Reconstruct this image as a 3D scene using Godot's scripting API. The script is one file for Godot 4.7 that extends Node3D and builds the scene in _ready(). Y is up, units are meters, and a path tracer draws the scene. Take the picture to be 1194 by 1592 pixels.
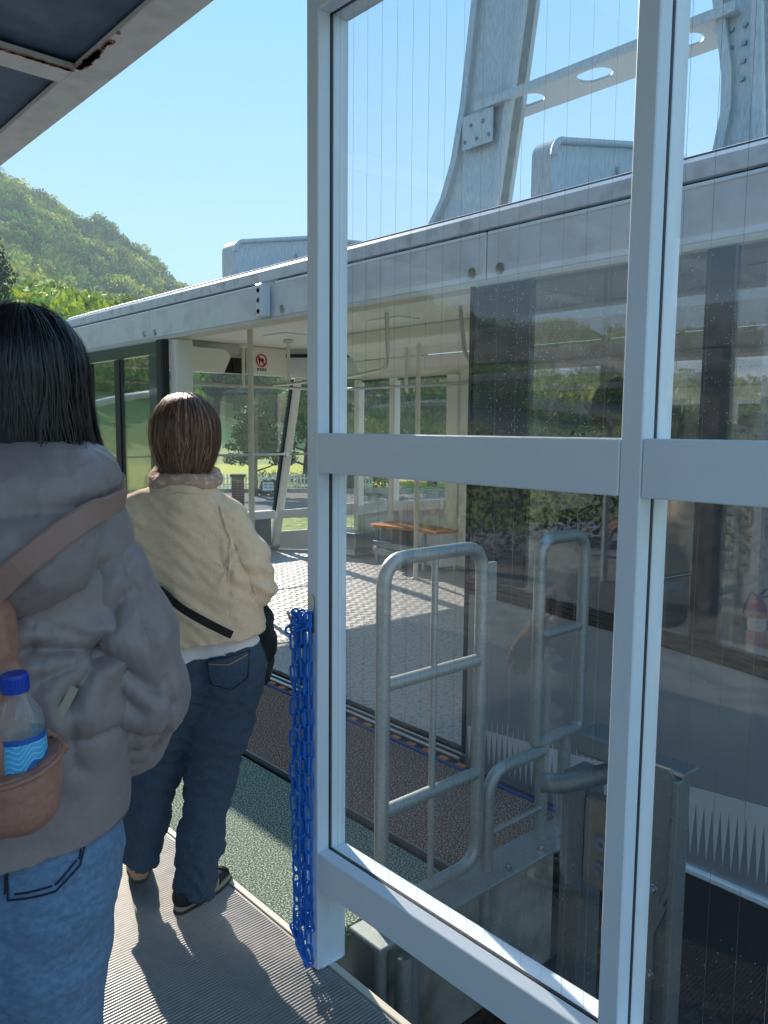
extends Node3D
# A cable car waiting at its station platform, seen through a wired glass screen.

var M := {}            # materials by name
var home := {}         # node -> its own place in the world, so that parts can be built in world coordinates
var rng := RandomNumberGenerator.new()
var fn := FastNoiseLite.new()
var fn2 := FastNoiseLite.new()

# ------------------------------------------------------------------ mesh builder
class MB:
	var v := PackedVector3Array()
	var n := PackedVector3Array()
	var uv := PackedVector2Array()
	var ix := PackedInt32Array()
	var col := PackedColorArray()
	var tint := Color.WHITE
	var colored := false
	func vert(p: Vector3, m: Vector3, t := Vector2.ZERO) -> int:
		v.append(p); n.append(m); uv.append(t)
		col.append(tint)
		return v.size() - 1
	func tri_i(a: int, b: int, c: int) -> void:
		var g := (v[c] - v[a]).cross(v[b] - v[a])
		if g.dot(n[a] + n[b] + n[c]) < 0.0:
			ix.append(a); ix.append(c); ix.append(b)
		else:
			ix.append(a); ix.append(b); ix.append(c)
	func tri(a: Vector3, b: Vector3, c: Vector3, m: Vector3) -> void:
		var i := vert(a, m); vert(b, m); vert(c, m)
		tri_i(i, i + 1, i + 2)
	func quad(a: Vector3, b: Vector3, c: Vector3, d: Vector3, m: Vector3) -> void:
		var i := vert(a, m, Vector2(0, 0)); vert(b, m, Vector2(1, 0)); vert(c, m, Vector2(1, 1)); vert(d, m, Vector2(0, 1))
		tri_i(i, i + 1, i + 2); tri_i(i, i + 2, i + 3)
	# a box with chamfered edges
	func box(c: Vector3, s: Vector3, b := Basis.IDENTITY, ch := 0.0) -> void:
		var h := s * 0.5
		var e := minf(ch, minf(h.x, minf(h.y, h.z)) * 0.9)
		for ax in 3:
			for sg in [-1.0, 1.0]:
				var u := (ax + 1) % 3
				var w := (ax + 2) % 3
				var pts := []
				for k in [[-1, -1], [1, -1], [1, 1], [-1, 1]]:
					var p := Vector3.ZERO
					p[ax] = sg * h[ax]; p[u] = k[0] * (h[u] - e); p[w] = k[1] * (h[w] - e)
					pts.append(c + b * p)
				var m := Vector3.ZERO
				m[ax] = sg
				quad(pts[0], pts[1], pts[2], pts[3], b * m)
		if e <= 0.0:
			return
		for ax in 3:
			var u := (ax + 1) % 3
			var w := (ax + 2) % 3
			for su in [-1.0, 1.0]:
				for sw in [-1.0, 1.0]:
					var q := []
					for k in [[-1, 0], [1, 0], [1, 1], [-1, 1]]:
						var p := Vector3.ZERO
						p[ax] = k[0] * (h[ax] - e)
						p[u] = su * (h[u] - (e if k[1] == 1 else 0.0)); p[w] = sw * (h[w] - (0.0 if k[1] == 1 else e))
						q.append(c + b * p)
					var m := Vector3.ZERO
					m[u] = su; m[w] = sw
					quad(q[0], q[1], q[2], q[3], b * m.normalized())
		for sx in [-1.0, 1.0]:
			for sy in [-1.0, 1.0]:
				for sz in [-1.0, 1.0]:
					tri(c + b * Vector3(sx * h.x, sy * (h.y - e), sz * (h.z - e)), c + b * Vector3(sx * (h.x - e), sy * h.y, sz * (h.z - e)), c + b * Vector3(sx * (h.x - e), sy * (h.y - e), sz * h.z), b * Vector3(sx, sy, sz).normalized())
	func span(lo: Vector3, hi: Vector3, ch := 0.0) -> void:
		box((lo + hi) * 0.5, (hi - lo).abs(), Basis.IDENTITY, ch)
	# a bar of rectangular section between two points
	func bar(a: Vector3, b: Vector3, w: float, t: float, side := Vector3.UP, ch := 0.0) -> void:
		var z := (b - a).normalized()
		var x := side.cross(z)
		if x.length() < 0.01:
			x = Vector3.RIGHT.cross(z)
		x = x.normalized()
		box((a + b) * 0.5, Vector3(w, t, a.distance_to(b)), Basis(x, z.cross(x), z), ch)
	# a round tube along a path; radii one number or one per point
	func tube(path: Array, r, sides := 10, closed := false, flat := 1.0) -> void:
		var k := path.size()
		var start := v.size()
		var up := Vector3.UP
		var d0: Vector3 = (path[1] - path[0]).normalized()
		if absf(d0.dot(up)) > 0.9:
			up = Vector3.RIGHT
		var x := up.cross(d0).normalized()
		var run := 0.0
		for i in k:
			var a: Vector3 = path[(i - 1 + k) % k] if (closed or i > 0) else path[i]
			var c: Vector3 = path[(i + 1) % k] if (closed or i < k - 1) else path[i]
			var d := (c - a).normalized()
			x = (x - d * x.dot(d)).normalized()
			var y := d.cross(x)
			var rr: float = r[i] if r is Array else r
			if i > 0:
				run += path[i].distance_to(path[i - 1])
			for j in sides + 1:
				var t := TAU * j / sides
				var m := x * cos(t) + y * sin(t) * flat
				vert(path[i] + m * rr, (x * cos(t) + y * sin(t)).normalized(), Vector2(float(j) / sides, run))
		var rings := k if closed else k - 1
		for i in rings:
			for j in sides:
				var a := start + i * (sides + 1) + j
				var b := start + ((i + 1) % k) * (sides + 1) + j
				tri_i(a, b, b + 1); tri_i(a, b + 1, a + 1)
		if not closed:
			for e in [0, k - 1]:
				var m: Vector3 = (path[0] - path[1]).normalized() if e == 0 else (path[k - 1] - path[k - 2]).normalized()
				var c := vert(path[e], m)
				var f := v.size()
				for j in sides + 1:
					vert(v[start + e * (sides + 1) + j], m)
				for j in sides:
					tri_i(c, f + j, f + j + 1)
	# a flat outline (counter or clockwise) pushed out along z of the basis
	func prism(poly: PackedVector2Array, depth: float, o: Vector3, b := Basis.IDENTITY) -> void:
		var t := Geometry2D.triangulate_polygon(poly)
		for s in [0.0, 1.0]:
			var f := v.size()
			var m := b.z * (1.0 if s > 0.5 else -1.0)
			for p in poly:
				vert(o + b * Vector3(p.x, p.y, depth * s), m, p)
			for i in range(0, t.size(), 3):
				tri_i(f + t[i], f + t[i + 1], f + t[i + 2])
		var turn := -1.0 if Geometry2D.is_polygon_clockwise(poly) else 1.0
		for i in poly.size():
			var p := poly[i]
			var q := poly[(i + 1) % poly.size()]
			var e := q - p
			var m := b * (Vector3(e.y, -e.x, 0).normalized() * turn)
			quad(o + b * Vector3(p.x, p.y, 0), o + b * Vector3(q.x, q.y, 0), o + b * Vector3(q.x, q.y, depth), o + b * Vector3(p.x, p.y, depth), m)
	# a profile (radius, height) turned about an axis
	func lathe(prof: Array, o: Vector3, axis := Vector3.UP, sides := 20) -> void:
		var x := axis.cross(Vector3.FORWARD if absf(axis.dot(Vector3.FORWARD)) < 0.9 else Vector3.RIGHT).normalized()
		var z := x.cross(axis).normalized()
		for i in prof.size() - 1:
			var a: Vector2 = prof[i]
			var c: Vector2 = prof[i + 1]
			var e := (c - a).normalized()
			var f := v.size()
			for j in sides + 1:
				var t := TAU * j / sides
				var rd := x * cos(t) + z * sin(t)
				var m := (rd * e.y - axis * e.x).normalized()
				vert(o + rd * a.x + axis * a.y, m, Vector2(float(j) / sides, a.y)); vert(o + rd * c.x + axis * c.y, m, Vector2(float(j) / sides, c.y))
			for j in sides:
				var k := f + j * 2
				if a.x > 0.0: tri_i(k, k + 2, k + 1)
				if c.x > 0.0: tri_i(k + 2, k + 3, k + 1)
	func ball(c: Vector3, r: Vector3, rows := 8, sides := 12) -> void:
		var f := v.size()
		for i in rows + 1:
			var a := PI * i / rows
			for j in sides + 1:
				var t := TAU * j / sides
				var d := Vector3(sin(a) * cos(t), cos(a), sin(a) * sin(t))
				vert(c + d * r, (d / r).normalized(), Vector2(float(j) / sides, float(i) / rows))
		for i in rows:
			for j in sides:
				var a := f + i * (sides + 1) + j
				var b := a + sides + 1
				if i > 0: tri_i(a, a + 1, b)
				if i < rows - 1: tri_i(a + 1, b + 1, b)
	func commit(shift := Vector3.ZERO) -> ArrayMesh:
		var a := []
		a.resize(Mesh.ARRAY_MAX)
		if shift != Vector3.ZERO:
			for i in v.size():
				v[i] -= shift
		a[Mesh.ARRAY_VERTEX] = v; a[Mesh.ARRAY_NORMAL] = n; a[Mesh.ARRAY_TEX_UV] = uv; a[Mesh.ARRAY_INDEX] = ix
		if colored:
			a[Mesh.ARRAY_COLOR] = col
		var m := ArrayMesh.new()
		m.add_surface_from_arrays(Mesh.PRIMITIVE_TRIANGLES, a)
		return m
	func middle() -> Vector3:
		if v.is_empty():
			return Vector3.ZERO
		var lo := v[0]
		var hi := v[0]
		for p in v:
			lo = lo.min(p); hi = hi.max(p)
		return (lo + hi) * 0.5

# ------------------------------------------------------------------ naming and placing
func thing(called: String, label: String, category: String, at: Vector3, group := "") -> Node3D:
	var o := Node3D.new()
	o.name = called
	o.position = at
	add_child(o, true)
	home[o] = at
	tag(o, label, category, group)
	return o

func tag(o: Node, label: String, category: String, group := "", kind := "") -> void:
	if label: o.set_meta("label", label)
	if category: o.set_meta("category", category)
	if group: o.set_meta("group", group)
	if kind: o.set_meta("kind", kind)

# one mesh, built in world coordinates, as a part of «parent» (or a top-level object)
func part(called: String, mb: MB, mat: String, parent: Node = null, kind := "") -> MeshInstance3D:
	var c := mb.middle()
	var o := MeshInstance3D.new()
	o.name = called
	o.mesh = mb.commit(c)
	o.material_override = M[mat]
	var par: Node = parent if parent else self
	par.add_child(o, true)
	o.position = c - (home[par] if home.has(par) else Vector3.ZERO)
	home[o] = c
	if kind: o.set_meta("kind", kind)
	return o

func inst(called: String, mesh: Mesh, mat: String, parent: Node, xf: Transform3D) -> MeshInstance3D:
	var o := MeshInstance3D.new()
	o.name = called
	o.mesh = mesh
	o.material_override = M[mat]
	var par: Node = parent if parent else self
	par.add_child(o, true)
	o.transform = Transform3D(xf.basis, xf.origin - (home[par] if home.has(par) else Vector3.ZERO))
	home[o] = xf.origin
	return o

func many(called: String, mesh: Mesh, mat: String, xfs: Array, cols: Array, parent: Node = null) -> MultiMeshInstance3D:
	var mm := MultiMesh.new()
	mm.transform_format = MultiMesh.TRANSFORM_3D
	mm.use_colors = not cols.is_empty()
	mm.mesh = mesh
	mm.instance_count = xfs.size()
	var par: Node = parent if parent else self
	var off: Vector3 = home[par] if home.has(par) else Vector3.ZERO
	for i in xfs.size():
		var t: Transform3D = xfs[i]
		t.origin -= off
		mm.set_instance_transform(i, t)
		if mm.use_colors:
			mm.set_instance_color(i, cols[i])
	var o := MultiMeshInstance3D.new()
	o.name = called
	o.multimesh = mm
	o.material_override = M[mat]
	par.add_child(o, true)
	o.set_meta("kind", "stuff")
	return o

func struct(called: String, mb: MB, mat: String) -> MeshInstance3D:
	return part(called, mb, mat, null, "structure")

func boxpart(called: String, lo: Vector3, hi: Vector3, mat: String, parent: Node, ch := 0.003) -> MeshInstance3D:
	var b := MB.new()
	b.span(lo, hi, ch)
	return part(called, b, mat, parent)

# a path with its corners rounded
func rounded(pts: Array, r: float, steps := 6, closed := false) -> Array:
	var out := []
	var k := pts.size()
	for i in k:
		if not closed and (i == 0 or i == k - 1):
			out.append(pts[i])
			continue
		var p: Vector3 = pts[i]
		var a: Vector3 = pts[(i - 1 + k) % k]
		var b: Vector3 = pts[(i + 1) % k]
		var q := minf(r, minf(p.distance_to(a), p.distance_to(b)) * 0.49)
		var s := p + (a - p).normalized() * q
		var e := p + (b - p).normalized() * q
		for j in steps + 1:
			var t := float(j) / steps
			out.append(s.lerp(p, t).lerp(p.lerp(e, t), t))
	return out

# ------------------------------------------------------------------ textures and materials
func noise_bytes(sd: int, freq: float, oct: int, size: int, kind := FastNoiseLite.TYPE_SIMPLEX_SMOOTH) -> PackedByteArray:
	var f := FastNoiseLite.new()
	f.noise_type = kind
	f.seed = sd
	f.frequency = freq
	f.fractal_octaves = oct
	var im := f.get_seamless_image(size, size)
	im.convert(Image.FORMAT_L8)
	return im.get_data()

func grey_tex(b: PackedByteArray, size: int) -> ImageTexture:
	return ImageTexture.create_from_image(Image.create_from_data(size, size, false, Image.FORMAT_L8, b))

func ramp_tex(b: PackedByteArray, size: int, stops: Array) -> ImageTexture:
	var g := Gradient.new()
	g.offsets = PackedFloat32Array(stops.map(func(s): return s[0]))
	g.colors = PackedColorArray(stops.map(func(s): return s[1]))
	var lut := PackedByteArray()
	lut.resize(768)
	for i in 256:
		var c := g.sample(i / 255.0)
		lut[i * 3] = c.r8; lut[i * 3 + 1] = c.g8; lut[i * 3 + 2] = c.b8
	var out := PackedByteArray()
	out.resize(size * size * 3)
	for i in size * size:
		var k := b[i] * 3
		out[i * 3] = lut[k]; out[i * 3 + 1] = lut[k + 1]; out[i * 3 + 2] = lut[k + 2]
	return ImageTexture.create_from_image(Image.create_from_data(size, size, false, Image.FORMAT_RGB8, out))

func mat(called: String, c: Color, rough := 0.6, metal := 0.0) -> StandardMaterial3D:
	var m := StandardMaterial3D.new()
	m.resource_name = called
	m.albedo_color = c
	m.roughness = rough
	m.metallic = metal
	M[called] = m
	return m

func tri(m: StandardMaterial3D, scale: float, tex: Texture2D = null, height: Texture2D = null, cm := 0.1) -> StandardMaterial3D:
	m.uv1_triplanar = true
	m.uv1_world_triplanar = true
	m.uv1_scale = Vector3.ONE * scale
	if tex: m.albedo_texture = tex
	if height:
		m.heightmap_enabled = true
		m.heightmap_texture = height
		m.heightmap_scale = cm
	return m

func materials() -> void:
	var S := 512
	var fine := noise_bytes(1, 0.03, 4, S)
	var blot := noise_bytes(2, 0.012, 5, S)
	var grit := noise_bytes(3, 0.20, 2, S)
	var grit2 := noise_bytes(13, 0.17, 2, S)
	var cells := noise_bytes(4, 0.045, 2, S, FastNoiseLite.TYPE_CELLULAR)
	var h_fine := grey_tex(fine, S)
	var h_grit := grey_tex(grit, S)
	var h_blot := grey_tex(blot, S)
	# wear for roughness
	var r_wear := ramp_tex(blot, S, [[0.0, Color(0.2, 0.2, 0.2)], [1.0, Color(0.75, 0.75, 0.75)]])
	var m: StandardMaterial3D
	m = mat("aluminium", Color(0.90, 0.935, 0.965), 0.45, 0.12)
	tri(m, 1.5, ramp_tex(blot, S, [[0.0, Color(0.99, 0.99, 0.99)], [0.6, Color(1, 1, 1)], [1.0, Color(0.992, 0.992, 0.99)]]))
	m.roughness_texture = ramp_tex(fine, S, [[0.0, Color(0.97, 0.97, 0.97)], [1.0, Color(1, 1, 1)]])
	m.roughness = 0.5
	m = mat("gasket", Color(0.05, 0.05, 0.055), 0.6)
	m = mat("galvanised", Color(0.66, 0.69, 0.70), 0.48, 0.55)
	tri(m, 4.0, ramp_tex(cells, S, [[0.0, Color(0.78, 0.80, 0.82)], [0.35, Color(0.92, 0.93, 0.92)], [1.0, Color(1, 0.99, 0.96)]]), h_fine, 0.01)
	m = mat("hanger_steel", Color(0.74, 0.76, 0.76), 0.6, 0.25)
	tri(m, 0.9, ramp_tex(noise_bytes(31, 0.05, 6, S), S, [[0.0, Color(0.84, 0.85, 0.86)], [0.45, Color(0.94, 0.945, 0.95)], [0.75, Color(1, 1, 0.99)], [1.0, Color(0.90, 0.87, 0.82)]]))
	m.uv1_scale = Vector3(2.6, 0.45, 2.6)
	m = mat("machine_steel", Color(0.46, 0.485, 0.49), 0.5, 0.5)  # copy of galvanised, its colour darkened for the shade round the machine
	tri(m, 4.0, M["galvanised"].albedo_texture, h_fine, 0.01)
	m = mat("bolt_steel", Color(0.55, 0.57, 0.6), 0.35, 0.8)
	m = mat("walkway_metal", Color(0.56, 0.56, 0.56), 0.45, 0.4)
	tri(m, 1.2, ramp_tex(noise_bytes(41, 0.03, 6, S), S, [[0.0, Color(0.86, 0.855, 0.84)], [0.5, Color(0.97, 0.97, 0.965)], [1.0, Color(1, 1, 1)]]), h_grit, 0.02)
	m = mat("edge_trim", Color(0.80, 0.78, 0.72), 0.55, 0.1)
	m = mat("green_mat", Color(1, 1, 1), 0.9)
	tri(m, 1.25, ramp_tex(grit, S, [[0.0, Color(0.13, 0.19, 0.17)], [0.42, Color(0.26, 0.36, 0.31)], [0.55, Color(0.46, 0.54, 0.48)], [0.72, Color(0.72, 0.77, 0.70)], [1.0, Color(0.9, 0.92, 0.86)]]), h_grit, 0.35)
	m = mat("brown_mat", Color(1, 1, 1), 0.9)
	tri(m, 1.25, ramp_tex(grit2, S, [[0.0, Color(0.10, 0.075, 0.07)], [0.42, Color(0.37, 0.275, 0.24)], [0.58, Color(0.60, 0.475, 0.41)], [0.75, Color(0.78, 0.67, 0.60)], [1.0, Color(0.90, 0.84, 0.78)]]), h_grit, 0.35)
	m = mat("black_rubber", Color(0.045, 0.047, 0.052), 0.55)
	m = mat("blue_strip", Color(0.10, 0.22, 0.50), 0.5)
	m = mat("orange_paint", Color(0.80, 0.45, 0.12), 0.55)
	m = mat("concrete", Color(0.70, 0.69, 0.67), 0.9)
	tri(m, 0.5, ramp_tex(blot, S, [[0.0, Color(0.6, 0.59, 0.57)], [0.5, Color(0.9, 0.9, 0.88)], [1.0, Color(1, 1, 1)]]), h_fine, 0.2)
	m = mat("pit_floor", Color(0.36, 0.29, 0.27), 0.9)
	tri(m, 1.0, ramp_tex(fine, S, [[0.0, Color(0.3, 0.25, 0.24)], [0.5, Color(0.75, 0.7, 0.68)], [1.0, Color(1, 0.95, 0.92)]]), h_fine, 0.3)
	m = mat("asphalt", Color(0.40, 0.40, 0.41), 0.9)
	tri(m, 0.4, ramp_tex(grit, S, [[0.0, Color(0.6, 0.6, 0.6)], [1.0, Color(1, 1, 1)]]), h_grit, 0.2)
	m = mat("grass", Color(1, 1, 1), 0.95)
	tri(m, 0.12, ramp_tex(noise_bytes(51, 0.06, 6, S), S, [[0.0, Color(0.30, 0.37, 0.16)], [0.45, Color(0.50, 0.55, 0.24)], [0.7, Color(0.66, 0.66, 0.32)], [1.0, Color(0.74, 0.72, 0.42)]]), h_grit, 2.0)
	m = mat("lawn", Color(1, 1, 1), 0.95)
	tri(m, 0.3, ramp_tex(noise_bytes(52, 0.05, 6, S), S, [[0.0, Color(0.52, 0.56, 0.16)], [0.5, Color(0.70, 0.70, 0.24)], [1.0, Color(0.80, 0.76, 0.32)]]), h_grit, 1.0)
	# cabin
	m = mat("cabin_grey", Color(0.87, 0.89, 0.91), 0.34, 0.08)
	tri(m, 0.6, ramp_tex(blot, S, [[0.0, Color(0.9, 0.9, 0.9)], [0.5, Color(1, 1, 1)], [1.0, Color(0.96, 0.955, 0.94)]]))
	m.clearcoat_enabled = true; m.clearcoat = 0.5; m.clearcoat_roughness = 0.12
	m = mat("roof_grey", Color(0.84, 0.86, 0.88), 0.45, 0.08)
	tri(m, 0.6, ramp_tex(noise_bytes(61, 0.02, 6, S), S, [[0.0, Color(0.78, 0.78, 0.77)], [0.5, Color(1, 1, 1)], [1.0, Color(0.93, 0.92, 0.90)]]))
	m = mat("lower_grey", Color(0.56, 0.59, 0.61), 0.3, 0.2)
	m.clearcoat_enabled = true; m.clearcoat = 0.7; m.clearcoat_roughness = 0.06
	m = mat("spike_white", Color(0.84, 0.86, 0.88), 0.35, 0.2)
	m.clearcoat_enabled = true; m.clearcoat = 0.5; m.clearcoat_roughness = 0.08
	m = mat("navy_gloss", Color(0.055, 0.085, 0.15), 0.2, 0.0)
	m.clearcoat_enabled = true; m.clearcoat = 0.4; m.clearcoat_roughness = 0.04
	m = mat("leaf_grey", Color(0.17, 0.23, 0.30), 0.3, 0.3)
	m.clearcoat_enabled = true; m.clearcoat = 0.6; m.clearcoat_roughness = 0.08
	m = mat("cream_panel", Color(0.90, 0.89, 0.85), 0.5)
	m = mat("white_paint", Color(0.90, 0.91, 0.91), 0.4)
	m = mat("pole_cream", Color(0.86, 0.84, 0.78), 0.35)
	m = mat("chequer", Color(0.74, 0.75, 0.755), 0.42, 0.3)
	tri(m, 1.3, ramp_tex(noise_bytes(71, 0.04, 6, S), S, [[0.0, Color(0.62, 0.61, 0.59)], [0.5, Color(0.93, 0.93, 0.92)], [1.0, Color(1, 1, 1)]]))
	m = mat("stainless", Color(0.72, 0.72, 0.71), 0.28, 0.9)
	m = mat("screen_black", Color(0.02, 0.03, 0.055), 0.12)
	m = mat("under_red", Color(0.10, 0.045, 0.05), 0.45)
	var wood := noise_bytes(81, 0.02, 4, S)
	m = mat("bench_wood", Color(1, 1, 1), 0.4)
	tri(m, 2.0, ramp_tex(wood, S, [[0.0, Color(0.60, 0.34, 0.12)], [0.5, Color(0.78, 0.50, 0.22)], [1.0, Color(0.86, 0.60, 0.30)]]))
	m.uv1_scale = Vector3(9, 4, 1.2)
	m.clearcoat_enabled = true; m.clearcoat = 0.4
	m = mat("lamp_green", Color(0.03, 0.32, 0.26), 0.2)
	m = mat("lens_dark", Color(0.03, 0.04, 0.06), 0.1)
	m = mat("sign_red", Color(0.78, 0.14, 0.10), 0.5)
	m = mat("sign_teal", Color(0.10, 0.42, 0.45), 0.5)
	m = mat("sign_dark", Color(0.12, 0.08, 0.08), 0.5)
	m = mat("fire_red", Color(0.72, 0.05, 0.06), 0.25)
	m = mat("paper", Color(0.88, 0.87, 0.84), 0.7)
	# glass
	m = mat("screen_glass", Color(0.80, 0.86, 0.88, 0.012), 0.02)
	m.transparency = BaseMaterial3D.TRANSPARENCY_ALPHA
	m.metallic_specular = 0.62
	m = mat("cabin_glass", Color(0.05, 0.07, 0.09, 0.30), 0.01)
	m.transparency = BaseMaterial3D.TRANSPARENCY_ALPHA
	m.metallic_specular = 0.7
	m = mat("coated_glass", Color(0.86, 0.93, 1.0, 0.22), 0.01, 1.0)     # solar control coating: part mirror
	m.transparency = BaseMaterial3D.TRANSPARENCY_ALPHA
	m.albedo_texture = ImageTexture.create_from_image(Image.create_from_data(1, 1, false, Image.FORMAT_RGB8, PackedByteArray([255, 255, 255])))
	m = mat("clear_glass", Color(0.70, 0.80, 0.80, 0.06), 0.01)
	m.transparency = BaseMaterial3D.TRANSPARENCY_ALPHA
	m = mat("water_mark", Color(0.85, 0.87, 0.88), 0.9)
	m = mat("brass_plate", Color(0.50, 0.47, 0.39), 0.5, 0.4)
	m = mat("wire", Color(0.40, 0.43, 0.46), 0.5, 0.4)
	# plastics and chain
	m = mat("blue_plastic", Color(0.10, 0.43, 0.78), 0.32)
	m.subsurf_scatter_enabled = true; m.subsurf_scatter_strength = 0.08
	m = mat("pet", Color(0.80, 0.92, 0.98, 0.12), 0.03)
	m.transparency = BaseMaterial3D.TRANSPARENCY_ALPHA
	m = mat("bottle_label", Color(1, 1, 1), 0.4)
	m.uv1_scale = Vector3(1, 14.7, 1)
	m.uv1_offset = Vector3(0, -0.81, 0)
	var lab := Image.create(256, 96, false, Image.FORMAT_RGB8)
	for y in 96:
		for x in 256:
			var wv := 40.0 + 14.0 * sin(x * 0.049) + 6.0 * sin(x * 0.17 + 1.0)
			var c := Color(0.30, 0.66, 0.86)
			if y < wv - 12.0: c = Color(0.84, 0.94, 0.97)
			elif y < wv: c = Color(0.12, 0.40, 0.72)
			elif y > 84: c = Color(0.10, 0.34, 0.66)
			elif int(y - wv) % 11 < 3: c = Color(0.52, 0.80, 0.92)
			if (x % 128) > 20 and (x % 128) < 26 and y > 12 and y < 26: c = Color(0.78, 0.12, 0.12)
			lab.set_pixel(x, y, c)
	m.albedo_texture = ImageTexture.create_from_image(lab)
	m = mat("cap_blue", Color(0.03, 0.24, 0.66), 0.4)
	# canopy
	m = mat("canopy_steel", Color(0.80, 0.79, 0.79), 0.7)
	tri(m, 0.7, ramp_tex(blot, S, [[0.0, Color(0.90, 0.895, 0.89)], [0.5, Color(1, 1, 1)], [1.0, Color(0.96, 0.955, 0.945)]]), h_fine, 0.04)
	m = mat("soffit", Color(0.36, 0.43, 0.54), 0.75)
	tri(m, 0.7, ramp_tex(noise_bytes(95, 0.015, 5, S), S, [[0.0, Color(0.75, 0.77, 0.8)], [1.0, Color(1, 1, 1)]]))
	m = mat("rust", Color(1, 1, 1), 0.9)
	tri(m, 6.0, ramp_tex(fine, S, [[0.0, Color(0.25, 0.13, 0.09)], [0.5, Color(0.68, 0.43, 0.31)], [1.0, Color(0.85, 0.66, 0.55)]]), h_grit, 0.2)
	# cloth, leather, skin, hair
	var weave := PackedByteArray()
	weave.resize(128 * 128)
	for y in 128:
		for x in 128:
			weave[y * 128 + x] = clampi(int(128 + 60 * sin(x * TAU / 8.0) * sin(y * TAU / 8.0) + 50 * sin((x + y) * TAU / 16.0) * 0.6 + rng.randf_range(-30, 30)), 0, 255)
	var h_weave := grey_tex(weave, 128)
	m = mat("beige_cloth", Color(0.87, 0.775, 0.66), 0.9)
	tri(m, 7.0, ramp_tex(blot, S, [[0.0, Color(0.93, 0.925, 0.915)], [1.0, Color(1, 1, 1)]]), h_fine, 0.12)
	m.rim_enabled = true; m.rim = 0.2
	m = mat("puffer_cloth", Color(0.57, 0.51, 0.505), 0.44)
	tri(m, 5.0, ramp_tex(blot, S, [[0.0, Color(0.93, 0.92, 0.92)], [1.0, Color(1, 1, 1)]]), grey_tex(noise_bytes(111, 0.012, 3, S), S), 0.10)
	m.rim_enabled = true; m.rim = 0.3
	m = mat("dark_denim", Color(1, 1, 1), 0.85)
	tri(m, 6.0, ramp_tex(noise_bytes(101, 0.05, 5, S), S, [[0.0, Color(0.15, 0.21, 0.28)], [0.5, Color(0.21, 0.285, 0.37)], [1.0, Color(0.28, 0.36, 0.45)]]), h_weave, 0.04)
	m = mat("blue_denim", Color(1, 1, 1), 0.85)
	tri(m, 4.0, ramp_tex(noise_bytes(102, 0.03, 6, S), S, [[0.0, Color(0.32, 0.42, 0.53)], [0.5, Color(0.39, 0.50, 0.62)], [1.0, Color(0.47, 0.58, 0.69)]]), h_weave, 0.04)
	m = mat("stitch", Color(0.62, 0.50, 0.36), 0.8)
	m = mat("navy_stitch", Color(0.10, 0.14, 0.22), 0.8)
	m = mat("white_shirt", Color(0.85, 0.85, 0.86), 0.85)
	m = mat("scarf", Color(0.80, 0.72, 0.66), 0.9)
	var dots := PackedByteArray()
	dots.resize(128 * 128)
	for y in 128:
		for x in 128:
			var q := Vector2(fposmod(x, 32.0) - 16.0, fposmod(y + (16 if (x / 32) % 2 == 1 else 0), 32.0) - 16.0)
			dots[y * 128 + x] = 255 if q.length() < 6.0 else 0
	tri(m, 9.0, ramp_tex(dots, 128, [[0.0, Color(0.84, 0.78, 0.75)], [1.0, Color(1.1, 1.1, 1.1)]]))
	m = mat("collar_brown", Color(0.34, 0.17, 0.14), 0.9)
	m = mat("black_cloth", Color(0.045, 0.047, 0.055), 0.8)
	m = mat("navy_cloth", Color(0.05, 0.06, 0.085), 0.85)
	m = mat("tan_leather", Color(0.68, 0.49, 0.42), 0.55)
	tri(m, 5.0, ramp_tex(fine, S, [[0.0, Color(0.85, 0.82, 0.8)], [1.0, Color(1, 1, 1)]]), h_fine, 0.06)
	m = mat("pink_strap", Color(0.60, 0.47, 0.42), 0.7)
	m = mat("cream_strap", Color(0.60, 0.56, 0.49), 0.7)
	m = mat("hair_black", Color(0.06, 0.05, 0.055), 0.42)
	m.vertex_color_use_as_albedo = true
	m.albedo_color = Color.WHITE
	m = mat("scalp_black", Color(0.05, 0.042, 0.045), 0.6)
	m = mat("scalp_brown", Color(0.14, 0.09, 0.07), 0.6)
	m = mat("skin", Color(0.78, 0.60, 0.50), 0.55)
	m.subsurf_scatter_enabled = true; m.subsurf_scatter_strength = 0.15
	m = mat("shoe_dark", Color(0.16, 0.155, 0.15), 0.7)
	m = mat("shoe_sole", Color(0.60, 0.57, 0.50), 0.7)
	m = mat("shoe_outsole", Color(0.24, 0.225, 0.20), 0.8)
	# vegetation
	for k in [["leaf_forest", Color(0.66, 0.72, 0.26)], ["leaf_mountain", Color(0.64, 0.66, 0.30)], ["leaf_pine", Color(0.19, 0.26, 0.13)], ["leaf_yellow", Color(0.55, 0.53, 0.20)], ["leaf_green", Color(0.30, 0.40, 0.16)]]:
		m = mat(k[0], Color.WHITE, 0.7)
		m.vertex_color_use_as_albedo = true
		m.albedo_color = k[1]
		m.backlight_enabled = true
		m.backlight = Color(0.8, 0.85, 0.35) if k[0] != "leaf_pine" else Color(0.3, 0.34, 0.15)
	m = mat("bark", Color(0.26, 0.20, 0.16), 0.95)
	m = mat("stone_dark", Color(0.24, 0.25, 0.27), 0.85)
	tri(m, 1.5, ramp_tex(blot, S, [[0.0, Color(0.6, 0.6, 0.6)], [1.0, Color(1, 1, 1)]]), h_fine, 1.0)
	m = mat("brick_red", Color(0.42, 0.22, 0.17), 0.9)
	m = mat("house_wall", Color(0.78, 0.75, 0.70), 0.85)
	m = mat("house_blue", Color(0.50, 0.57, 0.63), 0.8)
	m = mat("house_roof", Color(0.30, 0.32, 0.36), 0.8)
	m = mat("window_dark", Color(0.06, 0.08, 0.10), 0.08)

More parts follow.
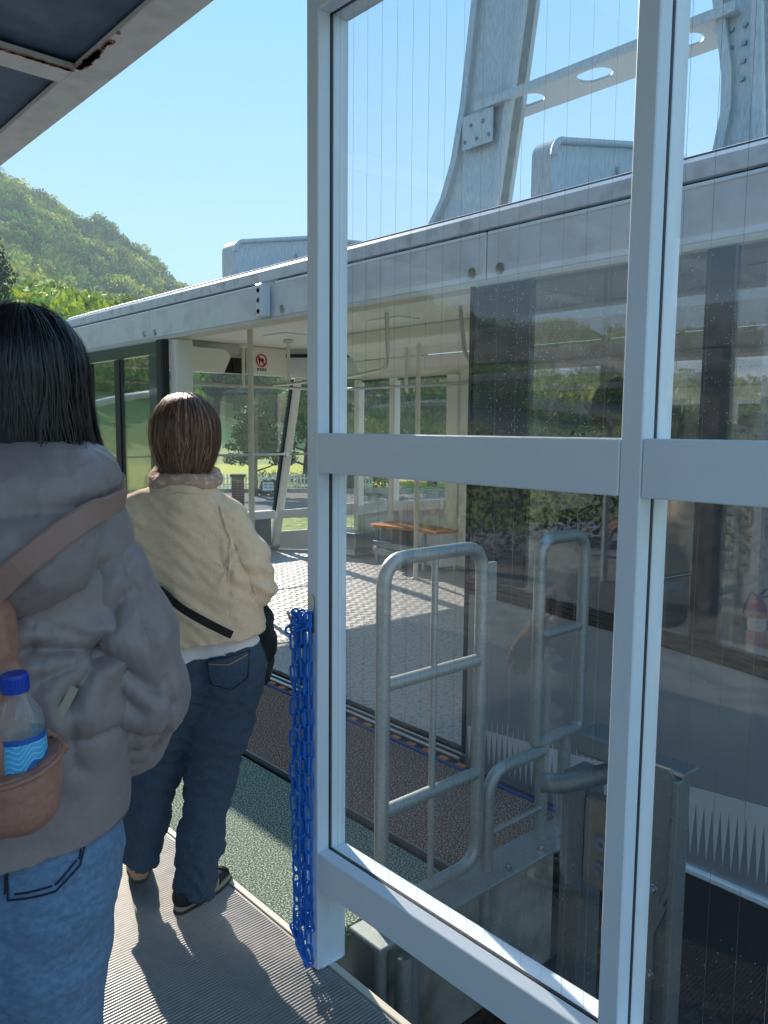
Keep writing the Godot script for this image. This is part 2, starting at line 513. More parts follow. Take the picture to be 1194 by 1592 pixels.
# ------------------------------------------------------------------ the station platform
func platform() -> void:
	var b := MB.new()
	b.span(Vector3(-1.6, -0.09, -12.0), Vector3(1.235, -0.004, 3.0))
	struct("walkway", b, "walkway_metal")
	b = MB.new()     # the fine ribs pressed into the walkway plate
	var z := -5.2
	while z < -0.3:
		var y0 := -0.004
		b.quad(Vector3(-0.2, y0, z - 0.0034), Vector3(1.228, y0, z - 0.0034), Vector3(1.228, 0.0, z - 0.0016), Vector3(-0.2, 0.0, z - 0.0016), Vector3(0, 0.55, -0.83))
		b.quad(Vector3(-0.2, 0.0, z - 0.0016), Vector3(1.228, 0.0, z - 0.0016), Vector3(1.228, 0.0, z + 0.0016), Vector3(-0.2, 0.0, z + 0.0016), Vector3.UP)
		b.quad(Vector3(-0.2, 0.0, z + 0.0016), Vector3(1.228, 0.0, z + 0.0016), Vector3(1.228, y0, z + 0.0034), Vector3(-0.2, y0, z + 0.0034), Vector3(0, 0.55, 0.83))
		z += 0.0105
	var ribs := part("walkway_ribs", b, "walkway_metal", null, "structure")
	tag(ribs, "", "", "", "structure")
	b = MB.new()
	b.span(Vector3(1.237, -0.09, -12.0), Vector3(1.258, 0.002, -1.66), 0.002)
	b.span(Vector3(1.237, -0.09, -1.655), Vector3(1.258, 0.002, 3.0), 0.002)
	struct("walkway_edge_trim", b, "edge_trim")
	b = MB.new()
	b.span(Vector3(-6.0, -0.68, -14.0), Vector3(-1.62, -0.60, 9.0))
	struct("dock_floor", b, "concrete")
	# the body of the platform below
	b = MB.new()
	b.span(Vector3(-1.6, -0.66, -12.0), Vector3(1.22, -0.095, 3.0))
	b.span(Vector3(1.3, -0.66, -9.0), Vector3(2.40, -0.05, -1.72))
	struct("platform_slab", b, "concrete")
	b = MB.new()
	for s in [[-5.2, -3.42], [-3.415, -1.69], [-9.0, -5.205]]:
		b.span(Vector3(1.264, -0.045, s[0]), Vector3(1.806, -0.006, s[1]), 0.003)
	struct("green_rubber_path", b, "green_mat")
	b = MB.new()
	b.span(Vector3(1.812, -0.04, -9.0), Vector3(1.836, 0.004, -1.66), 0.003)
	struct("black_joint_strip", b, "black_rubber")
	b = MB.new()
	b.span(Vector3(1.838, -0.04, -9.0), Vector3(1.848, 0.002, -1.66), 0.002)
	struct("bright_joint_strip", b, "bolt_steel")
	b = MB.new()
	b.span(Vector3(1.851, -0.045, -9.0), Vector3(2.425, -0.004, -1.66), 0.004)
	struct("brown_rubber_path", b, "brown_mat")
	b = MB.new()
	b.span(Vector3(2.43, -0.06, -9.0), Vector3(2.452, -0.002, -1.60), 0.003)
	struct("blue_edge_strip", b, "blue_strip")
	b = MB.new()
	b.span(Vector3(2.455, -0.06, -9.0), Vector3(2.50, -0.016, -1.60), 0.003)
	struct("dark_edge_channel", b, "black_rubber")
	b = MB.new()     # orange dashes in the channel
	var q := -5.1
	while q < -2.2:
		b.span(Vector3(2.462, -0.016, q), Vector3(2.492, -0.008, q + 0.05), 0.002)
		q += 0.105
	struct("orange_edge_markings", b, "orange_paint")
	# the pit beside the walkway, where the docking machine stands
	b = MB.new()
	b.span(Vector3(1.22, -0.72, -1.72), Vector3(7.2, -0.62, 3.0))
	struct("pit_floor", b, "pit_floor")
	b = MB.new()
	b.span(Vector3(1.30, -0.62, -1.79), Vector3(2.45, -0.012, -1.725))
	struct("pit_wall", b, "concrete")

# hoops of galvanised tube that close the gap between platform and cabin
func fence(at: Vector3, label: String) -> Node3D:
	var t := thing("tube_barrier", label, "barrier", at, "tube barriers at the ends of the boarding gap")
	var z := at.z
	var R := 0.0215
	var b := MB.new()
	b.tube(rounded([Vector3(1.455, -0.42, z), Vector3(1.455, 1.085, z), Vector3(1.872, 1.085, z), Vector3(1.872, 0.045, z), Vector3(1.50, 0.045, z)], 0.085, 7), R, 12)
	part("tall_hoop", b, "galvanised", t)
	for y in [0.735, 0.36]:
		b = MB.new()
		b.tube([Vector3(1.457, y - 0.012, z), Vector3(1.871, y - 0.012, z)], 0.0195, 12)
		part("rail", b, "galvanised", t)
	b = MB.new()
	b.tube([Vector3(1.66, 0.05, z), Vector3(1.66, 1.07, z)], 0.0105, 10)
	part("upright_rod", b, "galvanised", t)
	b = MB.new()
	b.tube(rounded([Vector3(2.17, 0.36, z), Vector3(2.17, 1.08, z), Vector3(2.43, 1.08, z), Vector3(2.43, 0.42, z)], 0.075, 7) + rounded([Vector3(2.43, 0.42, z), Vector3(2.43, 0.36, z), Vector3(2.17, 0.36, z)], 0.07, 6).slice(1), R, 12)
	part("small_hoop", b, "galvanised", t)
	b = MB.new()
	b.tube([Vector3(2.172, 0.745, z), Vector3(2.428, 0.745, z)], 0.0165, 10)
	part("rail", b, "galvanised", t)
	for x in [2.215, 2.345]:
		b = MB.new()
		b.tube([Vector3(x, -0.02, z), Vector3(x, 0.35, z)], 0.023, 12)
		part("post", b, "galvanised", t)
	b = MB.new()
	b.tube(rounded([Vector3(1.915, -0.3, z + 0.01), Vector3(1.915, 0.335, z + 0.01), Vector3(2.2, 0.335, z + 0.01)], 0.09, 7), R, 12)
	part("low_hoop", b, "galvanised", t)
	b = MB.new()
	b.tube([Vector3(1.92, 0.125, z + 0.01), Vector3(2.2, 0.125, z + 0.01)], 0.009, 8)
	part("rail", b, "galvanised", t)
	b = MB.new()
	b.span(Vector3(1.38, -0.012, z - 0.055), Vector3(2.43, 0.004, z + 0.085), 0.003)
	part("base_plate", b, "galvanised", t)
	for x in [1.97, 2.15, 2.28, 2.40]:
		b = MB.new()
		b.lathe([Vector2(0, 0.022), Vector2(0.010, 0.022), Vector2(0.012, 0.018), Vector2(0.012, 0.008), Vector2(0.018, 0.006), Vector2(0.018, 0.003)], Vector3(x, 0, z + 0.055), Vector3.UP, 6)
		part("bolt", b, "bolt_steel", t)
	b = MB.new()
	b.span(Vector3(1.895, 0.90, z - 0.012), Vector3(1.94, 1.03, z + 0.004), 0.002)
	part("latch_plate", b, "galvanised", t)
	return t

# ------------------------------------------------------------------ the wired glass screen
const WX := 1.2
func glass_screen() -> void:
	var t := thing("glass_screen", "tall aluminium framed wired glass screen along the walkway edge", "glass screen", Vector3(1.247, 0, -0.7))
	var d := 0.095
	var zs := [-1.632, -0.737, 0.113, 0.963]
	for i in 4:
		var b := MB.new()
		var z0: float = zs[i]
		var w := 0.045 if i == 0 else 0.0405
		# a post is two halves with the glazing groove between
		b.span(Vector3(WX, 0.0, z0), Vector3(WX + 0.038, 2.86, z0 + w), 0.0022)
		b.span(Vector3(WX + 0.0475, 0.0, z0), Vector3(WX + d, 2.86, z0 + w), 0.0022)
		b.span(Vector3(WX + 0.03, 0.0, z0 + 0.004), Vector3(WX + 0.06, 2.86, z0 + w - 0.005))
		part("post", b, "aluminium", t)
		b = MB.new()
		b.span(Vector3(WX + 0.0385, 0.33, z0 + w - 0.006), Vector3(WX + 0.047, 2.50, z0 + w - 0.0008))
		part("gasket", b, "gasket", t)
	var levels := [[0.235, 0.334], [1.338, 1.437], [2.434, 2.52]]
	for i in 3:
		var z0: float = zs[i] + (0.0462 if i == 0 else 0.0417)
		var z1: float = zs[i + 1] - 0.0012
		for L in levels:
			var b := MB.new()
			var y0: float = L[0]
			var y1: float = L[1]
			b.span(Vector3(WX, y0, z0), Vector3(WX + 0.037, y1, z1), 0.0022)
			b.span(Vector3(WX + 0.049, y0 + 0.002, z0), Vector3(WX + d, y1 - 0.004, z1), 0.0022)
			b.span(Vector3(WX + 0.03, y0 + 0.01, z0), Vector3(WX + 0.06, y1 - 0.008, z1))
			part("rail", b, "aluminium", t)
			b = MB.new()
			if y0 < 2.0:
				b.span(Vector3(WX + 0.0375, y1 - 0.0075, z0), Vector3(WX + 0.0485, y1 - 0.002, z1))
			else:
				b.span(Vector3(WX + 0.0375, y0 + 0.004, z0), Vector3(WX + 0.0485, y0 + 0.009, z1))
			part("gasket", b, "gasket", t)
		for k in 2:
			var y0: float = levels[k][1] - 0.006
			var y1: float = levels[k + 1][0] + 0.006
			var b := MB.new()
			b.span(Vector3(1.2393, y0, z0 - 0.003), Vector3(1.2423, y1, z1 + 0.003))
			var pane := part("pane", b, "screen_glass", t)
			if i > 1:
				continue
			# the wires cast into the glass
			var wm := MB.new()
			wm.tube([Vector3(0, -0.5, 0), Vector3(0, 0.5, 0)], 0.00033, 4)
			var wire := wm.commit()
			var wz := z0 + 0.03
			var n := 0
			while wz < z1 - 0.01:
				inst("wire", wire, "wire", pane, Transform3D(Basis.from_scale(Vector3(1, y1 - y0, 1)), Vector3(1.243 + rng.randf_range(-0.0003, 0.0003), (y0 + y1) * 0.5, wz)))
				wz += 0.0505 + rng.randf_range(-0.0015, 0.0015)
				n += 1
			# dried splashes on the outside of the glass
			var xs := []
			var dm := MB.new()
			dm.lathe([Vector2(0, 0.00025), Vector2(0.0010, 0.0002), Vector2(0.0012, 0)], Vector3.ZERO, Vector3.RIGHT, 6)
			var spot := dm.commit()
			for s in (1500 if k == 1 else 500):
				var yy: float
				var zz := rng.randf_range(z0 + 0.01, z1 - 0.01)
				if k == 1:
					yy = y0 + 0.01 + absf(rng.randfn(0.0, 0.26))
					if i == 0 and rng.randf() < 0.75:
						zz = clampf(rng.randfn(-0.98, 0.12), z0 + 0.01, z1 - 0.01)
				else:
					yy = y0 + absf(rng.randfn(0.0, 0.22))
				if yy > y1 - 0.02:
					continue
				var sc := rng.randf_range(0.12, 0.75)
				xs.append(Transform3D(Basis.from_scale(Vector3(1, sc * rng.randf_range(0.8, 1.5), sc)), Vector3(1.24235, yy, zz)))
			many("water_spots", spot, "water_mark", xs, [], pane)
	for z in [-1.632, -0.737]:
		var b := MB.new()
		b.span(Vector3(WX + 0.012, 0.002, z - 0.006), Vector3(WX + 0.083, 0.009, z + 0.05), 0.002)
		part("foot_plate", b, "aluminium", t)
	# hook plate for the chain on the end post
	var b := MB.new()
	var pl := PackedVector2Array()
	for i in 13:
		var a := PI * i / 12
		pl.append(Vector2(cos(a) * 0.0135, 0.035 + sin(a) * 0.0135))
	pl.append(Vector2(-0.0135, -0.05)); pl.append(Vector2(0.0135, -0.05))
	b.prism(pl, 0.004, Vector3(WX - 0.0045, 0.975, -1.611), Basis(Vector3(0, 0, 1), Vector3.UP, Vector3(1, 0, 0)))
	var hook := part("hook_plate", b, "stainless", t)
	b = MB.new()
	b.tube(rounded([Vector3(WX - 0.004, 0.955, -1.625), Vector3(WX - 0.05, 0.955, -1.632), Vector3(WX - 0.06, 0.985, -1.634)], 0.02, 5), 0.004, 8)
	part("hook", b, "stainless", hook)

func chain() -> void:
	var t := thing("blue_chain", "long blue plastic chain hanging doubled from the hook on the end post", "chain", Vector3(1.165, 0.05, -1.63))
	var mb := MB.new()
	var path := []
	for i in 8:
		var a := PI * i / 7.0
		path.append(Vector3(cos(a) * 0.0095, 0.0145 + sin(a) * 0.0095, 0))
	for i in 8:
		var a := PI + PI * i / 7.0
		path.append(Vector3(cos(a) * 0.0095, -0.0145 + sin(a) * 0.0095, 0))
	mb.tube(path, 0.0034, 7, true)
	var link := mb.commit()
	# strands: top, bottom, sideways places; joined in loops at the bottom
	var strands := [
		[Vector3(1.160, 0.945, -1.640), Vector3(1.168, 0.115, -1.642)], [Vector3(1.163, 0.955, -1.626), Vector3(1.170, 0.10, -1.628)],
		[Vector3(1.172, 0.962, -1.617), Vector3(1.174, 0.065, -1.619)], [Vector3(1.180, 0.960, -1.604), Vector3(1.182, 0.055, -1.602)],
		[Vector3(1.184, 0.95, -1.634), Vector3(1.187, 0.17, -1.632)], [Vector3(1.188, 0.955, -1.611), Vector3(1.189, 0.14, -1.609)]]
	for s in strands.size():
		var a: Vector3 = strands[s][0]
		var e: Vector3 = strands[s][1]
		var k := int(a.distance_to(e) / 0.0405)
		var dir := (e - a).normalized()
		var ph := s * 0.9 + rng.randf() * 0.5
		for i in k:
			var f := float(i) / (k - 1)
			var p := a.lerp(e, f) + Vector3(sin(f * 9.0 + s) * 0.002, 0, cos(f * 7.0 + s * 2.0) * 0.0022)
			var turn := ph + (PI / 2 if i % 2 == 1 else 0.0) + sin(f * 5.0 + s) * 0.35
			inst("link", link, "blue_plastic", t, Transform3D(Basis(Vector3.UP, turn) * Basis(Vector3(0, 0, 1), rng.randf_range(-0.06, 0.06)), p))
	# bottom loops
	for lp in [[strands[0][1], strands[1][1]], [strands[2][1], strands[3][1]], [strands[4][1], strands[5][1]]]:
		var m: Vector3 = (lp[0] + lp[1]) * 0.5
		var w: Vector3 = lp[1] - lp[0]
		for j in 3:
			var a := -PI + PI * (j + 0.5) / 3
			var p := m + w * 0.5 * cos(a) + Vector3(0, sin(a) * 0.026, 0)
			inst("link", link, "blue_plastic", t, Transform3D(Basis(Vector3.UP, j * 1.4) * Basis(Vector3(1, 0, 0), cos(a) * 1.0), p))
	# the wad over the hook
	for i in 9:
		inst("link", link, "blue_plastic", t, Transform3D(Basis.from_euler(Vector3(rng.randf() * 3, rng.randf() * 3, rng.randf() * 3)), Vector3(1.158 + rng.randf_range(-0.012, 0.02), 0.955 + rng.randf_range(-0.012, 0.012), -1.63 + rng.randf_range(-0.022, 0.022))))

# ------------------------------------------------------------------ docking machine in the pit
func machine() -> void:
	var t := thing("docking_machine", "galvanised docking machine with roller plate in the pit by the cabin", "machine", Vector3(1.95, -0.62, -1.03))
	boxpart("column", Vector3(1.86, -0.62, -1.29), Vector3(1.97, 0.47, -1.215), "machine_steel", t, 0.006)
	var b := MB.new()
	b.tube(rounded([Vector3(1.78, 0.455, -1.30), Vector3(1.80, 0.46, -1.25), Vector3(1.95, 0.52, -1.10)], 0.03, 4), 0.028, 14)
	part("arm", b, "machine_steel", t)
	b = MB.new()
	b.span(Vector3(1.84, 0.545, -1.235), Vector3(1.95, 0.61, -1.10), 0.008)
	part("top_box", b, "machine_steel", t)
	b = MB.new()
	b.span(Vector3(1.85, 0.17, -1.205), Vector3(1.90, 0.43, -1.06), 0.006)
	var rp := part("roller_plate", b, "brass_plate", t)
	for y in [0.31, 0.235]:
		b = MB.new()
		b.lathe([Vector2(0, 0.02), Vector2(0.008, 0.02), Vector2(0.009, 0.010), Vector2(0.020, 0.010), Vector2(0.024, 0.0)], Vector3(1.849, y, -1.145), Vector3.LEFT, 18)
		part("roller", b, "bolt_steel", rp)
	b = MB.new()
	b.span(Vector3(1.79, -0.62, -1.05), Vector3(1.865, 0.60, -0.905), 0.006)
	part("housing", b, "machine_steel", t)
	b = MB.new()
	b.prism(PackedVector2Array([Vector2(-0.60, -0.02), Vector2(0.60, -0.02), Vector2(0.62, 0.0), Vector2(0.62, 0.11), Vector2(0.585, 0.135), Vector2(0.30, 0.135), Vector2(0.18, 0.09), Vector2(-0.60, 0.09)]), 0.012, Vector3(1.775, 0.0, -1.03), Basis(Vector3.UP, Vector3(0, 0, 1), Vector3(1, 0, 0)))
	part("side_plate", b, "machine_steel", t)
	boxpart("flange", Vector3(1.765, -0.62, -0.905), Vector3(1.80, 0.60, -0.888), "machine_steel", t)
	boxpart("lid", Vector3(1.785, 0.602, -1.052), Vector3(1.87, 0.612, -0.888), "machine_steel", t)
	for y in [0.30, 0.07]:
		b = MB.new()
		b.lathe([Vector2(0, 0.014), Vector2(0.008, 0.014), Vector2(0.010, 0.010), Vector2(0.010, 0.004), Vector2(0.015, 0.002), Vector2(0.015, 0)], Vector3(1.774, y, -0.945), Vector3.LEFT, 6)
		part("bolt", b, "bolt_steel", t)
	b = MB.new()
	b.tube([Vector3(1.77, 0.50, -0.90), Vector3(1.77, 0.33, -0.90), Vector3(1.775, 0.27, -0.92)], 0.008, 8)
	part("handle", b, "machine_steel", t)
	# stubs and posts in the pit below the screen
	var k := 0
	for p in [[Vector3(1.50, -0.36, -1.565), 0.028], [Vector3(1.56, -0.33, -1.60), 0.028]]:
		b = MB.new()
		var c: Vector3 = p[0]
		b.lathe([Vector2(0, 0.28), Vector2(p[1], 0.28), Vector2(p[1], 0.0), Vector2(p[1] * 0.9, -0.02), Vector2(0, -0.02)], c, Vector3.UP, 16)
		var o := part("pipe_stub", b, "galvanised")
		tag(o, ["grey pipe stub in the pit under the screen rail, nearer the end post", "grey pipe stub in the pit under the screen rail, farther from the end post"][k], "pipe", "pipe stubs in the pit")
		k += 1

# ------------------------------------------------------------------ canopy overhead
func canopy() -> void:
	var t := thing("station_canopy", "grey steel station canopy overhead with rust along its beam flange", "canopy", Vector3(0.0, 3.0, -3.0))
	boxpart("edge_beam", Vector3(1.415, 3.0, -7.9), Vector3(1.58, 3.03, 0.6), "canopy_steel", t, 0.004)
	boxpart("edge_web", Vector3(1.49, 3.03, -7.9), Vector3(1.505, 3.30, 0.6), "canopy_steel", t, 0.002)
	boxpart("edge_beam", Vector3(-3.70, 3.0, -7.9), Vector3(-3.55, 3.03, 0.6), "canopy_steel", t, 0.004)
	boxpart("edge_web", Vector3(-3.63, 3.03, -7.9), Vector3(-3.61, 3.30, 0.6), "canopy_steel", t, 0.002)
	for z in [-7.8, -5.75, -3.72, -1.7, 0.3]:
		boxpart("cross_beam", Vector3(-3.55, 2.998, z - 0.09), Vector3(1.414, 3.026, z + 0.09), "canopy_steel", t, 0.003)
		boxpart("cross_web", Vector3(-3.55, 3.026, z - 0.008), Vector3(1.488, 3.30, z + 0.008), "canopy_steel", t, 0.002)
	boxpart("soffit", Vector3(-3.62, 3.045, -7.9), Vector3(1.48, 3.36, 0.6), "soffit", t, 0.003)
	# flakes of rust along the flange edges at the joint
	for k in 110:
		var b := MB.new()
		var s := rng.randf_range(0.008, 0.022)
		var z: float
		var p: Vector3
		var sx := s
		if k < 70:
			z = -3.60 + absf(rng.randfn(0, 0.16))
			p = Vector3(1.418 + rng.randf_range(0, 0.016) * exp(-absf(z + 3.52) * 3.0), 2.9985, z)
		else:
			p = Vector3(1.40 - absf(rng.randfn(0, 0.16)), 2.9965, -3.632 - rng.randf_range(0, 0.010))
			sx = s * 1.6
		var pl := PackedVector2Array()
		var c := 7
		for i in c:
			var a := TAU * i / c
			pl.append(Vector2(cos(a) * sx * rng.randf_range(0.5, 1.1), sin(a) * s * (1.5 if k < 70 else 0.8) * rng.randf_range(0.5, 1.1)))
		b.prism(pl, 0.003, p, Basis(Vector3(1, 0, 0), Vector3(0, 0, 1), Vector3(0, -1, 0)))
		part("rust_flake", b, "rust", t)

# ------------------------------------------------------------------ the far side of the station, seen mirrored in the panes
func station_hall() -> void:
	var t := thing("station_hall", "concrete station hall with columns across the platform, mirrored in the panes", "building", Vector3(-6.6, -0.62, -2.0))
	boxpart("beam", Vector3(-6.3, 2.36, -9.5), Vector3(-6.0, 2.83, 8.0), "concrete", t, 0.01)
	boxpart("ledge", Vector3(-6.32, 2.10, -9.4), Vector3(-5.85, 2.20, 8.0), "concrete", t, 0.01)
	for z in [-9.2, -4.2, -1.2, 2.4, 5.8]:
		boxpart("column", Vector3(-6.28, -0.62, z - 0.2), Vector3(-5.98, 2.34, z + 0.2), "concrete", t, 0.01)
	boxpart("wall", Vector3(-9.2, -0.62, -8.4), Vector3(-9.0, 2.9, 9.0), "house_wall", t, 0.01)
	for z in [-7.9, -6.4, -4.9, -3.4, -1.9, -0.4, 1.1, 2.6, 4.1, 5.6]:
		var w := boxpart("window", Vector3(-9.0, 0.6, z), Vector3(-8.96, 2.0, z + 1.0), "white_paint", t, 0.005)
		for k in 2:
			var b := MB.new()
			b.span(Vector3(-8.962, 0.66, z + 0.06 + k * 0.46), Vector3(-8.955, 1.94, z + 0.48 + k * 0.46))
			part("pane", b, "window_dark", w)
	var hd := thing("hedge", "dark tall hedge added beyond the station to darken what the panes mirror", "hedge", Vector3(-7.6, -0.72, -6.0))  # unseen row, put in so the panes mirror something dark
	var hb := MB.new()
	var rg := RandomNumberGenerator.new()
	rg.seed = 31
	var hz := -26.0
	while hz < 9.0:
		leaves(hb, Vector3(-7.6 + rg.randf_range(-0.2, 0.2), 0.35, hz), Vector3(0.6, 1.15 + rg.randf_range(-0.1, 0.15), 0.7), 700, 0.05, rg)
		hz += 0.7
	part("foliage", hb, "leaf_pine", hd, "stuff")
	var b := MB.new()
	var path := [Vector3(-1.35, 0.75, 1.5), Vector3(-1.35, 1.05, -0.6), Vector3(-1.42, 1.34, -2.4), Vector3(-1.5, 1.66, -4.4), Vector3(-1.6, 1.86, -7.0), Vector3(-1.7, 2.02, -11.0), Vector3(-1.5, 2.05, -14.0), Vector3(-0.6, 1.7, -15.6), Vector3(0.4, 0.9, -16.2)]
	var curve := Curve3D.new()
	for i in path.size():
		var a: Vector3 = path[maxi(i - 1, 0)]
		var c: Vector3 = path[mini(i + 1, path.size() - 1)]
		curve.add_point(path[i], -(c - a) / 6.0, (c - a) / 6.0)
	var pts := []
	for i in 61:
		pts.append(curve.sample_baked(curve.get_baked_length() * i / 60.0))
	b.tube(pts, 0.07, 14)
	var g := thing("guide_pipe", "white curved guide pipe rising along the far edge of the platform", "pipe", Vector3(-1.5, 0, -6.0))
	part("tube", b, "white_paint", g)
	for p in [[Vector3(-1.36, -0.1, -0.9), 1.15], [Vector3(-1.49, -0.1, -4.2), 1.72], [Vector3(-1.62, -0.1, -7.6), 1.98], [Vector3(-1.70, -0.1, -11.2), 2.10]]:
		b = MB.new()
		b.tube([p[0], p[0] + Vector3(0, p[1] - 0.03, 0)], 0.03, 10)
		part("post", b, "white_paint", g)

# ------------------------------------------------------------------ the cable car cabin
const ZC := -3.72
var ZY := Basis(Vector3(0, 0, 1), Vector3.UP, Vector3(1, 0, 0))     # outlines in (z, y), pushed out along x

func plan(inset: float, y: float) -> Array:
	var q := [[2.6, -7.06], [3.3, -7.9], [5.3, -7.9], [6.0, -7.06], [6.0, -0.38], [5.3, 0.46], [3.3, 0.46], [2.6, -0.38]]
	var out := []
	for p in q:
		var x: float = p[0]
		var z: float = p[1]
		out.append(Vector3(4.3 + (x - 4.3) * (1.0 - inset / 1.7), y, ZC + (z - ZC) * (1.0 - inset / 3.9)))
	return out

func rings(b: MB, rs: Array, close_top := false) -> void:
	for i in rs.size() - 1:
		var a: Array = rs[i]
		var c: Array = rs[i + 1]
		for j in 8:
			var k := (j + 1) % 8
			var m: Vector3 = (a[k] - a[j]).cross(c[j] - a[j]).normalized()
			var mid: Vector3 = (a[j] + a[k]) * 0.5 - Vector3(4.3, a[j].y - 1.0, ZC)
			if m.dot(mid) < 0.0:
				m = -m
			b.quad(a[j], a[k], c[k], c[j], m)
	if close_top:
		var t: Array = rs[-1]
		for j in range(1, 7):
			b.tri(t[0], t[j], t[j + 1], Vector3.UP)

func sill(z: float) -> float:
	var d := maxf(absf(z - ZC) - 1.42, 0.0)
	return 0.80 - 0.02 * d - 0.028 * d * d

func far_sill(z: float) -> float:
	var d := absf(z - ZC)
	if d < 1.92: return 0.76
	if d < 2.78: return lerpf(0.73, 0.639, (d - 1.92) / 0.86)
	return lerpf(0.639, 0.50, (d - 2.78) / 0.8)

func band_top(z: float) -> float:
	var d := absf(z - ZC)
	return 0.137 + (d - 1.5) * 0.083

# a strip along the near side between two curves of height
func near_strip(z0: float, z1: float, lo: Callable, hi: Callable, x0: float, x1: float, steps := 8) -> MB:
	var pl := PackedVector2Array()
	for i in steps + 1:
		var z := lerpf(z0, z1, float(i) / steps)
		pl.append(Vector2(z, lo.call(z)))
	for i in steps + 1:
		var z := lerpf(z1, z0, float(i) / steps)
		pl.append(Vector2(z, hi.call(z)))
	var b := MB.new()
	b.prism(pl, x1 - x0, Vector3(x0, 0, 0), ZY)
	return b

func slab4(b: MB, p: Array, t: Vector3) -> void:      # a plate on four corners, thickness t
	var m := t.normalized()
	b.quad(p[0], p[1], p[2], p[3], -m)
	b.quad(p[0] + t, p[1] + t, p[2] + t, p[3] + t, m)
	for i in 4:
		var k := (i + 1) % 4
		var e: Vector3 = (p[k] - p[i]).cross(t).normalized()
		var mid: Vector3 = (p[i] + p[k]) * 0.5 - (p[0] + p[1] + p[2] + p[3]) * 0.25
		b.quad(p[i], p[k], p[k] + t, p[i] + t, e if e.dot(mid) > 0 else -e)

